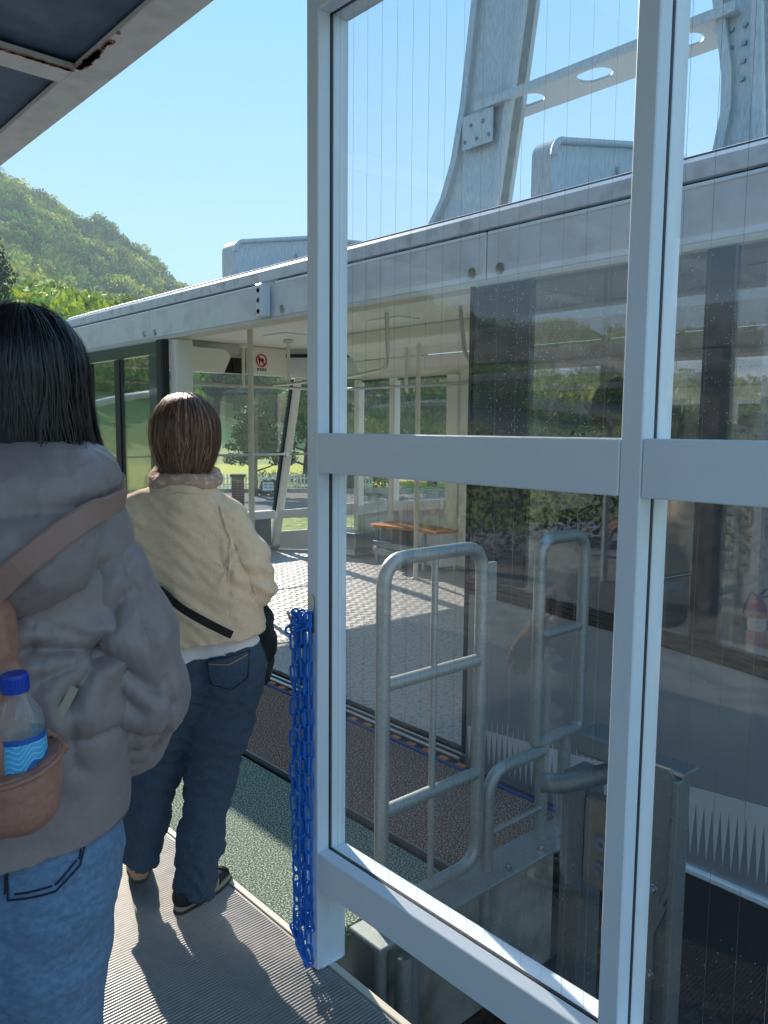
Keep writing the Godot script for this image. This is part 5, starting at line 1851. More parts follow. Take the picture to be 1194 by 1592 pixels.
	sc.mesh(mb, 0.006, func(p: Vector3, _n: Vector3) -> float: return 0.004 * fn.get_noise_3d(p.x * 400, p.y * 1400, p.z * 400))
	part("scarf", mb, "scarf", t)
	bob(t, W.call(-0.017, 1.435, 0.015), hf, Vector3(0.100, 0.110, 0.104), 0.118, 6000, "scalp_brown", [Color(0.10, 0.046, 0.028), Color(0.15, 0.070, 0.038), Color(0.06, 0.031, 0.022), Color(0.22, 0.11, 0.058)], 0.36, 11)
	shoe(t, Vector3(1.03, 0.0, -2.06), Vector3(1.255, 0.0, -2.145), Vector3.UP, "shoe_dark", true)
	shoe(t, Vector3(0.985, 0.05, -2.205), Vector3(1.08, 0.004, -2.42), Vector3(0.05, 0.98, -0.15).normalized(), "shoe_dark", true)
	for q in [[W.call(-0.010, 0.07, -0.02), W.call(0.0, 0.15, -0.025)], [W.call(-0.180, 0.105, 0.045), W.call(-0.168, 0.20, 0.035)]]:
		var so := Field.new()
		so.add(q[0], q[1], 0.037, 0.042)
		mb = MB.new()
		so.mesh(mb, 0.009)
		part("sock", mb, "black_cloth", t)
	# the shoulder bag on her right hip
	var bag := thing("shoulder_bag", "black shoulder bag at the hip of the person in the beige jacket", "bag", W.call(0.20, 0.70, 0.08))
	var bf := Field.new()
	bf.k = 0.02
	for y in [0.73, 0.87]:
		bf.add(W.call(0.195, y - 0.03, 0.0), W.call(0.205, y - 0.03, 0.17), 0.03, 0.03)
	bf.add(W.call(0.175, 0.73, 0.0), W.call(0.175, 0.87, 0.0), 0.03, 0.03)
	bf.add(W.call(0.185, 0.73, 0.17), W.call(0.185, 0.87, 0.17), 0.03, 0.03)
	bf.add(W.call(0.195, 0.78, 0.04), W.call(0.195, 0.78, 0.13), 0.05, 0.05)
	mb = MB.new()
	bf.mesh(mb, 0.007)
	part("pouch", mb, "black_cloth", bag)
	mb = MB.new()
	lay(mb, k, [W.call(-0.23, 1.12, 0), W.call(-0.16, 1.065, 0), W.call(-0.09, 1.01, 0), W.call(-0.01, 0.945, 0), W.call(0.06, 0.90, 0), W.call(0.12, 0.865, 0)], F, 0.023, 0.002, 7, 0.003)
	var st := part("strap", mb, "black_cloth", bag)
	mb = MB.new()
	lay(mb, k, [W.call(-0.075, 0.998, 0), W.call(-0.045, 0.974, 0)], F, 0.030, 0.005, 4, 0.006)
	part("buckle", mb, "black_rubber", st)

func near_person() -> void:
	var O := Vector3(0.43, 0, -1.36)
	var az := 25.0
	var W := person_frame(O, az)
	var F: Vector3 = W.call(0, 0, 1) - O
	var R: Vector3 = W.call(1, 0, 0) - O
	var t := thing("person", "black haired person in a taupe puffer jacket and light blue jeans, nearest the camera", "person", O)
	var mb := MB.new()
	head(mb, W.call(0.0, 1.525, 0.03), F)
	var f := Field.new()
	f.k = 0.05
	f.chain([W.call(0, 1.40, 0.01), W.call(-0.005, 1.27, 0.0), W.call(-0.03, 1.05, 0.01), W.call(-0.06, 0.82, 0)], [0.05, 0.07, 0.07, 0.08])
	f.chain([W.call(0.05, 1.25, 0), W.call(0.11, 1.18, -0.01), W.call(0.155, 1.02, -0.005), W.call(0.13, 0.86, 0.10)], [0.04, 0.04, 0.04, 0.03])
	f.chain([W.call(-0.17, 1.27, 0), W.call(-0.22, 1.02, 0.0), W.call(-0.19, 0.86, 0.12)], [0.05, 0.042, 0.03])
	f.chain([W.call(0.015, 0.78, 0), W.call(0.0, 0.42, 0.01), W.call(-0.01, 0.07, -0.02)], [0.06, 0.05, 0.04])
	f.chain([W.call(-0.14, 0.78, 0), W.call(-0.15, 0.42, 0.01), W.call(-0.15, 0.07, -0.02)], [0.06, 0.05, 0.04])
	f.mesh(mb, 0.014)
	hand(mb, W.call(0.128, 0.845, 0.135), W.call(-0.02, -0.12, 0.05) - O, R, 1.0, 0.3)
	hand(mb, W.call(-0.19, 0.845, 0.135), W.call(0.02, -0.12, 0.05) - O, -R, -1.0, 0.3)
	part("body", mb, "skin", t)
	# turtleneck
	var c := Field.new()
	c.k = 0.02
	c.add(W.call(0, 1.33, 0.0), W.call(0.002, 1.415, 0.008), 0.078, 0.070)
	c.cuts = [[Vector3.UP, 1.44]]
	mb = MB.new()
	c.mesh(mb, 0.008, func(p: Vector3, _n: Vector3) -> float: return 0.003 * sin(p.y * 170.0 + 3.0 * fn.get_noise_3d(p.x * 200, 0, p.z * 200)))
	part("collar", mb, "collar_brown", t)
	# jeans
	var j := Field.new()
	j.k = 0.04
	j.chain([W.call(-0.125, 0.88, -0.01), W.call(-0.135, 0.76, -0.025), W.call(-0.135, 0.68, -0.025)], [0.08, 0.098, 0.104])
	j.chain([W.call(0.015, 0.88, -0.01), W.call(0.018, 0.76, -0.025), W.call(0.014, 0.68, -0.025)], [0.08, 0.098, 0.102])
	j.chain([W.call(0.018, 0.72, -0.01), W.call(0.008, 0.56, 0.0), W.call(0.0, 0.40, 0.01), W.call(-0.008, 0.03, -0.03)], [0.108, 0.098, 0.084, 0.076])
	j.chain([W.call(-0.135, 0.72, -0.01), W.call(-0.145, 0.56, 0.0), W.call(-0.15, 0.40, 0.01), W.call(-0.15, 0.03, -0.03)], [0.108, 0.096, 0.082, 0.076])
	j.cuts = [[Vector3.DOWN, -0.03]]
	mb = MB.new()
	j.mesh(mb, 0.008, func(p: Vector3, _n: Vector3) -> float:
		var q: Vector3 = p - O
		var u := q.dot(R)
		var v := fn.get_noise_3d(p.x * 220, p.y * 380, p.z * 220) * 0.006 + fn2.get_noise_3d(p.x * 600, p.y * 800, p.z * 600) * 0.002
		v += 0.007 * exp(-pow((q.y - 0.60 - u * 0.45) * 16.0, 2.0)) + 0.005 * exp(-pow((q.y - 0.50 + u * 0.25) * 20.0, 2.0)) - 0.004 * exp(-pow((q.y - 0.56 - u * 0.35) * 26.0, 2.0))
		return v)
	var jeans := part("jeans", mb, "blue_denim", t)
	mb = MB.new()
	for q in [[-0.028, 0.074, 0.786, 0.798], [-0.028, 0.072, 0.764, 0.776], [-0.028, 0.069, 0.742, 0.754], [-0.026, 0.045, 0.722, 0.731]]:
		lay(mb, j, [W.call(q[0], q[2], 0), W.call(q[1], q[3], 0)], F, 0.025, 0.003, 6, 0.003)
	part("back_pocket", mb, "blue_denim", jeans)
	mb = MB.new()
	var ex := [[-0.03, 0.770], [0.078, 0.782], [0.070, 0.752], [0.036, 0.722], [-0.03, 0.714]]
	for off in [0.0, 0.010]:
		for i in 4:
			var a: Array = ex[i + 1]
			var b: Array = ex[(i + 2) % 5]
			lay(mb, j, [W.call(a[0] - off * 0.4, a[1] + off, 0), W.call(b[0] + (off if i == 2 else 0.0), b[1] + off, 0)], F, 0.0032, 0.0015, 5, 0.0075)
	part("pocket_stitching", mb, "navy_stitch", jeans)
	for s in [0.0, -0.15]:
		shoe(t, W.call(s - 0.005, 0.0, -0.10), W.call(s + 0.01, 0.0, 0.15), Vector3.UP, "shoe_dark", false)
	# puffer jacket
	var k := Field.new()
	k.k = 0.045
	k.chain([W.call(-0.12, 1.25, -0.01), W.call(-0.14, 1.0, -0.02), W.call(-0.155, 0.70, -0.025)], [0.10, 0.128, 0.137])
	k.chain([W.call(0.070, 1.24, -0.01), W.call(0.045, 1.0, -0.02), W.call(0.012, 0.70, -0.025)], [0.10, 0.122, 0.134])
	k.chain([W.call(-0.01, 1.22, -0.05), W.call(-0.04, 1.0, -0.05), W.call(-0.07, 0.70, -0.045)], [0.105, 0.12, 0.13])
	k.chain([W.call(-0.18, 1.275, 0), W.call(0.0, 1.315, -0.01), W.call(0.090, 1.280, 0)], [0.075, 0.09, 0.068])
	var sl := Field.new()
	sl.k = 0.03
	sl.chain([W.call(0.066, 1.275, -0.005), W.call(0.112, 1.195, -0.015), W.call(0.148, 1.09, -0.02), W.call(0.162, 0.99, -0.015), W.call(0.140, 0.90, 0.03), W.call(0.120, 0.855, 0.07)], [0.066, 0.078, 0.086, 0.083, 0.068, 0.054])
	k.chain([W.call(-0.18, 1.265, -0.005), W.call(-0.235, 1.0, -0.01), W.call(-0.19, 0.86, 0.08)], [0.085, 0.085, 0.055])
	k.cuts = [[W.call(0.09, -1, 0) - O, -0.775 + O.dot(W.call(0.09, 0, 0) - O)]]
	# seams and creases as lines across the back and the sleeve: [from, to, depth, sharpness]
	var back_lines := [
		[Vector2(-0.3, 1.225), Vector2(0.12, 1.225), 0.007, 170.0], [Vector2(-0.3, 0.94), Vector2(0.14, 0.962), 0.008, 170.0],
		[Vector2(-0.3, 1.075), Vector2(0.02, 1.115), 0.006, 150.0], [Vector2(0.02, 1.115), Vector2(0.13, 1.095), 0.016, 110.0],
		[Vector2(0.12, 1.10), Vector2(0.07, 1.03), 0.013, 110.0], [Vector2(0.07, 1.03), Vector2(0.075, 0.92), 0.009, 90.0], [Vector2(0.03, 1.07), Vector2(0.12, 1.09), 0.007, 120.0],
		[Vector2(0.0, 1.165), Vector2(0.12, 1.11), 0.007, 120.0]]
	var sleeve_lines := [
		[Vector2(0.155, 1.235), Vector2(0.187, 1.125), 0.006, 220.0], [Vector2(0.187, 1.125), Vector2(0.225, 0.985), 0.006, 220.0], [Vector2(0.225, 0.985), Vector2(0.19, 0.88), 0.006, 220.0],
		[Vector2(0.10, 1.10), Vector2(0.20, 1.015), 0.012, 110.0], [Vector2(0.10, 1.06), Vector2(0.17, 0.985), 0.008, 120.0], [Vector2(0.10, 1.11), Vector2(0.15, 1.175), 0.009, 120.0],
		[Vector2(0.11, 0.955), Vector2(0.20, 0.925), 0.008, 130.0], [Vector2(0.11, 0.915), Vector2(0.19, 0.895), 0.008, 140.0], [Vector2(0.10, 0.885), Vector2(0.17, 0.868), 0.006, 160.0]]
	var puff := func(p: Vector3, lines: Array) -> float:
		var q: Vector3 = p - O
		var c2 := Vector2(q.dot(R), q.y)
		var v := 0.006 * fn.get_noise_3d(p.x * 100, p.y * 110, p.z * 100 + 9.0) - 0.004
		for s in lines:
			var d := c2.distance_to(Geometry2D.get_closest_point_to_segment(c2, s[0], s[1]))
			v -= s[2] * 1.3 * exp(-d * s[3])
			v += s[2] * 0.5 * exp(-pow((d - 0.028) * 50.0, 2.0))
			v += 0.0022 * exp(-d * 45.0) * fn2.get_noise_2d(c2.x * 1100.0, c2.y * 500.0)
		return v
	mb = MB.new()
	k.mesh(mb, 0.0055, func(p: Vector3, _n: Vector3) -> float: return puff.call(p, back_lines))
	sl.mesh(mb, 0.005, func(p: Vector3, _n: Vector3) -> float: return puff.call(p, sleeve_lines))
	part("puffer_jacket", mb, "puffer_cloth", t)
	# hood lying on the back
	var h := Field.new()
	h.k = 0.04
	var hp := []
	var hr := []
	for i in 11:
		var a := -0.35 + (PI + 0.7) * i / 10.0
		hp.append(W.call(cos(a) * 0.088, 1.365 - 0.02 * sin(a), -0.02 - sin(a) * 0.085))
		hr.append(0.047 + 0.012 * sin(PI * i / 10.0))
	h.chain(hp, hr)
	h.chain([W.call(0.045, 1.33, -0.115), W.call(0.03, 1.26, -0.135), W.call(0.0, 1.225, -0.125)], [0.07, 0.075, 0.055])
	h.chain([W.call(-0.06, 1.33, -0.115), W.call(-0.05, 1.26, -0.135), W.call(-0.01, 1.225, -0.125)], [0.07, 0.075, 0.055])
	mb = MB.new()
	h.mesh(mb, 0.008, func(p: Vector3, _n: Vector3) -> float:
		var q: Vector3 = p - O
		var u := q.dot(R)
		var v := 0.006 * fn.get_noise_3d(p.x * 190, p.y * 230, p.z * 190) + 0.003 * fn2.get_noise_3d(p.x * 500, p.y * 500, p.z * 500)
		v -= 0.014 * exp(-absf(q.y - 1.325 - u * 0.06) * 90.0)
		v -= 0.010 * exp(-absf(u - 0.02 - (q.y - 1.25) * 0.9) * 110.0) * smoothstep(1.32, 1.29, q.y)
		return v)
	part("hood", mb, "puffer_cloth", t)
	bob(t, W.call(0.0, 1.53, 0.0), F, Vector3(0.102, 0.112, 0.110), 0.128, 6500, "scalp_black", [Color(0.010, 0.009, 0.012), Color(0.016, 0.012, 0.014), Color(0.022, 0.014, 0.013), Color(0.008, 0.008, 0.012)], 0.06, 23)
	var kh := Field.new()
	kh.k = 0.03
	for q in [k, h, sl]:
		for i in q.a.size():
			kh.add(q.a[i], q.a[i] + q.ba[i], q.ra[i], q.ra[i] + q.dr[i])
	# the backpack
	var bag := thing("backpack", "pinkish tan leather backpack on the back of the person in the puffer jacket", "backpack", W.call(-0.12, 0.86, -0.20))
	var b := Field.new()
	b.k = 0.03
	b.k = 0.05
	for x in [-0.25, -0.17, -0.085, -0.03]:
		b.add(W.call(x, 0.93, -0.205), W.call(x * 0.85 - 0.02, 1.175, -0.19), 0.062, 0.048)
	b.add(W.call(-0.2, 1.0, -0.235), W.call(-0.06, 1.0, -0.235), 0.055, 0.055)
	mb = MB.new()
	b.mesh(mb, 0.007, func(p: Vector3, _n: Vector3) -> float:
		return 0.005 * fn.get_noise_3d(p.x * 160, p.y * 160, p.z * 160) + 0.004 * fn2.get_noise_3d(p.x * 500, p.y * 260, p.z * 500) - 0.006 * exp(-absf(p.y - 1.115) * 150.0))
	part("sack", mb, "tan_leather", bag)
	# soft side pocket that holds the bottle, sewn to the sack
	var pk := Field.new()
	pk.k = 0.03
	pk.add(W.call(0.012, 0.925, -0.245), W.call(0.010, 1.02, -0.243), 0.050, 0.056)
	pk.add(W.call(-0.05, 0.915, -0.235), W.call(-0.045, 1.02, -0.235), 0.052, 0.054)
	pk.add(W.call(-0.10, 0.915, -0.23), W.call(-0.10, 1.02, -0.23), 0.052, 0.052)
	pk.cuts = [[(W.call(-0.25, 1, -0.15) - O).normalized(), W.call(0.01, 0.985, -0.24).dot((W.call(-0.25, 1, -0.15) - O).normalized())]]
	mb = MB.new()
	pk.mesh(mb, 0.0055, func(p: Vector3, _n: Vector3) -> float:
		return 0.004 * fn.get_noise_3d(p.x * 220, p.y * 160, p.z * 220) + 0.002 * fn2.get_noise_3d(p.x * 700, p.y * 400, p.z * 700) - 0.003 * exp(-absf(p.y - 0.966) * 260.0))
	var pouch := part("bottle_pouch", mb, "tan_leather", bag)
	mb = MB.new()
	var hem := []
	var pn: Vector3 = pk.cuts[0][0]
	var pc: Vector3 = W.call(0.005, 0.985, -0.243) - pn * (pn.dot(W.call(0.005, 0.985, -0.243)) - float(pk.cuts[0][1]) + 0.007)
	var px := pn.cross(F).normalized()
	var pz := px.cross(pn)
	for i in 15:
		var a := -PI * 0.72 + PI * 1.15 * i / 14.0
		var dv := px * cos(a) - pz * sin(a)
		hem.append(pk.hit(pc - dv * 0.16, dv))
	mb.tube(hem, 0.0042, 7)
	part("hem", mb, "tan_leather", pouch)
	mb = MB.new()
	lay(mb, kh, [W.call(-0.09, 1.165, 0), W.call(-0.014, 1.228, 0), W.call(0.06, 1.288, 0), W.call(0.105, 1.322, 0), W.call(0.14, 1.335, 0)], F, 0.038, 0.006, 7, 0.012)
	part("shoulder_strap", mb, "pink_strap", bag)
	mb = MB.new()
	strip(mb, [W.call(0.137, 1.335, -0.07), W.call(0.137, 1.365, -0.02), W.call(0.135, 1.365, 0.03), W.call(0.13, 1.32, 0.08), W.call(0.12, 1.22, 0.105), W.call(0.09, 1.1, 0.12)], [-F * 0.7 + Vector3(0.2, 0.7, 0), Vector3.UP, Vector3(0, 0.9, 0) + F * 0.4, F, F, F], 0.038, 0.006)
	part("shoulder_strap", mb, "pink_strap", bag)
	mb = MB.new()
	lay(mb, k, [W.call(0.036, 0.985, 0), W.call(0.055, 1.015, 0), W.call(0.075, 1.05, 0)], F, 0.015, 0.002, 5, 0.002)
	part("side_strap", mb, "cream_strap", bag)
	mb = MB.new()
	lay(mb, k, [W.call(-0.02, 0.975, 0), W.call(0.03, 0.985, 0), W.call(0.05, 0.955, 0)], F, 0.035, 0.004, 5, 0.014)
	part("side_flap", mb, "tan_leather", bag)
	# the water bottle
	var base: Vector3 = W.call(0.018, 0.900, -0.245)
	var up: Vector3 = (W.call(-0.055, 1.0, 0.0) - O).normalized()
	var bt := thing("water_bottle", "small clear water bottle with blue cap in the backpack pouch", "bottle", base)
	mb = MB.new()
	mb.lathe([Vector2(0, 0.0), Vector2(0.028, 0.0), Vector2(0.033, 0.008), Vector2(0.033, 0.11), Vector2(0.032, 0.125), Vector2(0.033, 0.135), Vector2(0.030, 0.152), Vector2(0.018, 0.172), Vector2(0.014, 0.178), Vector2(0.014, 0.19)], base, up, 28)
	part("bottle_wall", mb, "pet", bt)
	mb = MB.new()
	mb.lathe([Vector2(0, 0.004), Vector2(0.031, 0.006), Vector2(0.031, 0.138), Vector2(0, 0.138)], base, up, 24)
	part("water", mb, "clear_glass", bt)
	mb = MB.new()
	mb.lathe([Vector2(0.0334, 0.055), Vector2(0.0336, 0.056), Vector2(0.0336, 0.122), Vector2(0.0334, 0.123)], base, up, 28)
	part("label_band", mb, "bottle_label", bt)
	mb = MB.new()
	mb.lathe([Vector2(0.0175, 0.182), Vector2(0.0178, 0.184), Vector2(0.0178, 0.204), Vector2(0.0165, 0.208), Vector2(0, 0.208)], base, up, 28)
	for i in 28:
		var a := TAU * i / 28
		var sx: Vector3 = (R * cos(a) + F * sin(a)) * 0.0178
		mb.bar(base + up * 0.185 + sx, base + up * 0.203 + sx, 0.0016, 0.0016, F)
	part("cap", mb, "cap_blue", bt)

func passenger() -> void:
	var O := Vector3(3.02, 0, -1.86)
	var az := -35.0
	var W := person_frame(O, az)
	var F: Vector3 = W.call(0, 0, 1) - O
	var t := thing("person", "passenger in dark clothes standing behind the cabin window holding a phone", "person", O)
	var mb := MB.new()
	head(mb, W.call(0, 1.56, 0.02), (F + Vector3(0, -0.0, 0)).normalized())
	var f := Field.new()
	f.k = 0.05
	f.chain([W.call(0, 1.43, 0), W.call(0, 1.28, 0), W.call(0, 0.9, 0)], [0.05, 0.10, 0.11])
	f.chain([W.call(-0.18, 1.3, 0), W.call(-0.23, 1.05, 0.0), W.call(-0.10, 1.05, 0.22)], [0.05, 0.042, 0.03])
	f.chain([W.call(0.18, 1.3, 0), W.call(0.23, 1.04, 0.0), W.call(0.10, 1.04, 0.22)], [0.05, 0.042, 0.03])
	f.mesh(mb, 0.014)
	hand(mb, W.call(0.085, 1.045, 0.24), W.call(-0.10, 0.02, 0.05) - O, W.call(0, 0.3, -1) - O, 1.0, 0.55)
	hand(mb, W.call(-0.10, 1.05, 0.25), W.call(0.08, 0.0, 0.06) - O, W.call(0, 0.3, -1) - O, -1.0, 0.6)
	part("body", mb, "skin", t)
	var k := Field.new()
	k.k = 0.05
	for s in [-1.0, 1.0]:
		k.chain([W.call(s * 0.11, 1.28, 0), W.call(s * 0.10, 1.0, 0), W.call(s * 0.11, 0.72, 0)], [0.09, 0.11, 0.12])
		k.chain([W.call(s * 0.18, 1.29, 0), W.call(s * 0.235, 1.05, 0.0), W.call(s * 0.115, 1.045, 0.21)], [0.075, 0.07, 0.05])
	k.add(W.call(-0.1, 1.34, 0), W.call(0.1, 1.34, 0), 0.07, 0.07)
	mb = MB.new()
	k.mesh(mb, 0.011, func(p: Vector3, _n: Vector3) -> float: return 0.010 * fn.get_noise_3d(p.x * 180, p.y * 240, p.z * 180))
	part("coat", mb, "navy_cloth", t)
	var j := Field.new()
	for s in [-1.0, 1.0]:
		j.chain([W.call(s * 0.09, 0.78, 0), W.call(s * 0.095, 0.42, 0.01), W.call(s * 0.1, 0.04, -0.02)], [0.10, 0.07, 0.06])
	mb = MB.new()
	j.mesh(mb, 0.014)
	part("trousers", mb, "black_cloth", t)
	for s in [-1.0, 1.0]:
		shoe(t, W.call(s * 0.1, 0, -0.07), W.call(s * 0.12, 0, 0.17), Vector3.UP, "shoe_dark", false)
	bob(t, W.call(0, 1.57, 0.0), F, Vector3(0.098, 0.105, 0.105), 0.05, 900, "scalp_black", [Color(0.01, 0.009, 0.01)], 0.1, 5)
	var ph := thing("mobile_phone", "pale mobile phone in the hand of the dark clad passenger", "phone", W.call(0.0, 1.05, 0.27))
	mb = MB.new()
	var pb := Basis(Vector3(0, 1, 0), 0.3 + deg_to_rad(-az)) * Basis(Vector3(1, 0, 0), -0.9)
	mb.box(W.call(-0.01, 1.055, 0.265), Vector3(0.145, 0.072, 0.009), pb, 0.003)
	part("case", mb, "cream_panel", ph)
	mb = MB.new()
	mb.box(W.call(-0.01, 1.055, 0.265) + pb * Vector3(0, 0, 0.005), Vector3(0.135, 0.065, 0.001), pb)
	part("screen", mb, "screen_black", ph)
	var bag := thing("tote_bag", "tan cloth bag hanging at the hip of the dark clad passenger", "bag", W.call(0.2, 0.65, 0.1))
	var b := Field.new()
	b.k = 0.04
	b.add(W.call(0.13, 0.74, 0.14), W.call(0.26, 0.74, 0.12), 0.07, 0.07)
	b.add(W.call(0.14, 0.92, 0.13), W.call(0.25, 0.92, 0.12), 0.04, 0.04)
	mb = MB.new()
	b.mesh(mb, 0.011, func(p: Vector3, _n: Vector3) -> float: return 0.012 * fn.get_noise_3d(p.x * 150, p.y * 260, p.z * 150))
	part("sack", mb, "scarf", bag)

# ------------------------------------------------------------------ land and trees
const RIDGE := [[-180, 3.0], [-90, 4.0], [-60, 6.0], [-50, 6.5], [-43, 8.8], [-20, 13.0], [0, 15.6], [12, 16.2], [17.8, 15.2], [22.4, 12.4], [29, 9.3], [36, 6.8], [45, 4.2], [60, 2.5], [90, 3.0], [180, 3.0]]
const CREST := [[-180, 2.0], [-90, 3.0], [-60, 4.0], [-20, 8.0], [10, 12.5], [20, 13.5], [24, 11.5], [27, 7.5], [30, 5.0], [34, 3.2], [38, 1.2], [44, 0.2], [180, 0.5]]

func table(t: Array, az: float) -> float:
	for i in t.size() - 1:
		if az <= t[i + 1][0]:
			return lerpf(t[i][1], t[i + 1][1], (az - t[i][0]) / (t[i + 1][0] - t[i][0]))
	return t[-1][1]

func land(d: float, az: float) -> float:
	var h := -0.72
	h += table(CREST, az) * smoothstep(48.0, 100.0, d)
	var top := 380.0 * tan(deg_to_rad(table(RIDGE, az))) - 3.0
	var m := smoothstep(125.0, 420.0, d)
	m = clampf((d - 125.0) / 255.0, 0.0, 1.0)
	m = m * m * (1.6 - 0.6 * m)
	h = lerpf(h, top, m)
	var x := sin(deg_to_rad(az)) * d
	var z := cos(deg_to_rad(az)) * d
	h += fn.get_noise_2d(x * 0.45, z * 0.45) * 9.0 * smoothstep(140.0, 260.0, d)
	h += fn2.get_noise_2d(x * 1.2, z * 1.2) * 1.2 * smoothstep(55.0, 90.0, d)
	if d > 380.0:
		h -= (d - 380.0) * 0.25
	return maxf(h, -0.72)

func polar(d: float, az: float, y := 0.0) -> Vector3:
	return Vector3(sin(deg_to_rad(az)) * d, y, -cos(deg_to_rad(az)) * d)

func sheet(called: String, ds: Array, azs: Array, lift: float, m: String) -> void:
	var b := MB.new()
	var w: int = azs.size()
	for d in ds:
		for a in azs:
			b.vert(polar(d, a, land(d, a) + lift), Vector3.UP)
	for i in ds.size() - 1:
		for j in w - 1:
			var q: int = i * w + j
			b.tri_i(q, q + 1, q + w); b.tri_i(q + 1, q + w + 1, q + w)
	var nn := PackedVector3Array()
	nn.resize(b.v.size())
	for i in range(0, b.ix.size(), 3):
		var f := (b.v[b.ix[i + 2]] - b.v[b.ix[i]]).cross(b.v[b.ix[i + 1]] - b.v[b.ix[i]])
		for k in 3:
			nn[b.ix[i + k]] += f
	for i in nn.size():
		b.n[i] = nn[i].normalized() if nn[i].length() > 0.0 else Vector3.UP
	struct(called, b, m)

func range_(a: float, b: float, s: float) -> Array:
	var o := []
	var x := a
	while x < b - 0.0001:
		o.append(x)
		x += s
	o.append(b)
	return o

# leaf faces spread through a lumpy crown; radius 1
func leaves(b: MB, c: Vector3, r: Vector3, count: int, size: float, rg: RandomNumberGenerator, tone := 0.25) -> void:
	b.colored = true
	for i in count:
		var d := Vector3(rg.randfn(), rg.randfn(), rg.randfn()).normalized()
		var lump := 1.0 + 0.28 * fn.get_noise_3d((d.x + c.x) * 40.0, (d.y + c.y) * 40.0, (d.z + c.z) * 40.0)
		var p := c + d * r * lump * pow(rg.randf(), 0.28)
		var m := (d * 0.9 + Vector3(rg.randfn(), rg.randfn(), rg.randfn()) * 0.55).normalized()
		var x := m.cross(Vector3(rg.randfn(), rg.randfn(), rg.randfn())).normalized()
		var y := m.cross(x)
		var s := size * rg.randf_range(0.5, 1.2)
		var v := 1.0 + rg.randf_range(-tone, tone)
		b.tint = Color(v * rg.randf_range(0.92, 1.1), v, v * rg.randf_range(0.8, 1.05))
		var sm := (m * 0.5 + d * 0.7).normalized()
		var q := b.vert(p + x * s, sm)
		b.vert(p + y * s * 0.6 + x * 0.1 * s, sm)
		b.vert(p - x * s * 0.9 + m * s * 0.2, sm)
		b.vert(p - y * s * 0.6, sm)
		b.tri_i(q, q + 1, q + 2); b.tri_i(q, q + 2, q + 3)

func crown_variant(sd: int, count: int, size: float) -> ArrayMesh:
	var rg := RandomNumberGenerator.new()
	rg.seed = sd
	var b := MB.new()
	var k := 5
	for i in k:
		var c := Vector3(rg.randf_range(-0.45, 0.45), rg.randf_range(0.1, 0.75), rg.randf_range(-0.45, 0.45))
		leaves(b, c, Vector3.ONE * rg.randf_range(0.45, 0.65), count / k, size, rg, 0.2)
	return b.commit()

func forest() -> void:
	var rg := RandomNumberGenerator.new()
	rg.seed = 77
	# [name, leaf, near, far, az range, number, crown radius, colour jitter]
	var sets := [
		["bright_wood", "leaf_forest", 72.0, 132.0, 8.0, 27.5, 1500, 2.1, 0.35], ["bright_wood", "leaf_forest", 80.0, 132.0, -75.0, 8.0, 1100, 2.8, 0.3],
		["crest_wood", "leaf_green", 96.0, 135.0, 27.5, 62.0, 520, 2.6, 0.3],
		["mountain_forest", "leaf_mountain", 128.0, 396.0, 12.0, 34.0, 5200, 3.5, 0.6], ["mountain_forest", "leaf_mountain", 128.0, 396.0, -75.0, 12.0, 5200, 5.2, 0.4], ["mountain_forest", "leaf_mountain", 128.0, 396.0, 34.0, 75.0, 2600, 4.6, 0.4]]
	for s in sets:
		var variants := [crown_variant(5, 480, 0.15), crown_variant(6, 480, 0.15), crown_variant(7, 480, 0.17)]
		var xs := [[], [], []]
		var cs := [[], [], []]
		for i in s[6]:
			var u := rg.randf()
			var d: float = sqrt(lerpf(s[2] * s[2], s[3] * s[3], u))
			var az := rg.randf_range(s[4], s[5])
			var r: float = s[7] * rg.randf_range(0.6, 1.35)
			var p := polar(d, az, land(d, az) - r * 0.1)
			var q: int = i % 3
			xs[q].append(Transform3D(Basis(Vector3.UP, rg.randf() * TAU) * Basis.from_scale(Vector3(r, r * rg.randf_range(0.95, 1.5), r)), p))
			var patch := fn.get_noise_2d(p.x * 0.6, p.z * 0.6) * 0.5
			var v: float = 1.0 + rg.randf_range(-s[8], s[8]) + patch
			cs[q].append(Color(v * (1.0 + rg.randf_range(-0.12, 0.22) + patch * 0.4), v, v * rg.randf_range(0.75, 1.05)))
		for q in 3:
			many(s[0], variants[q], s[1], xs[q], cs[q])

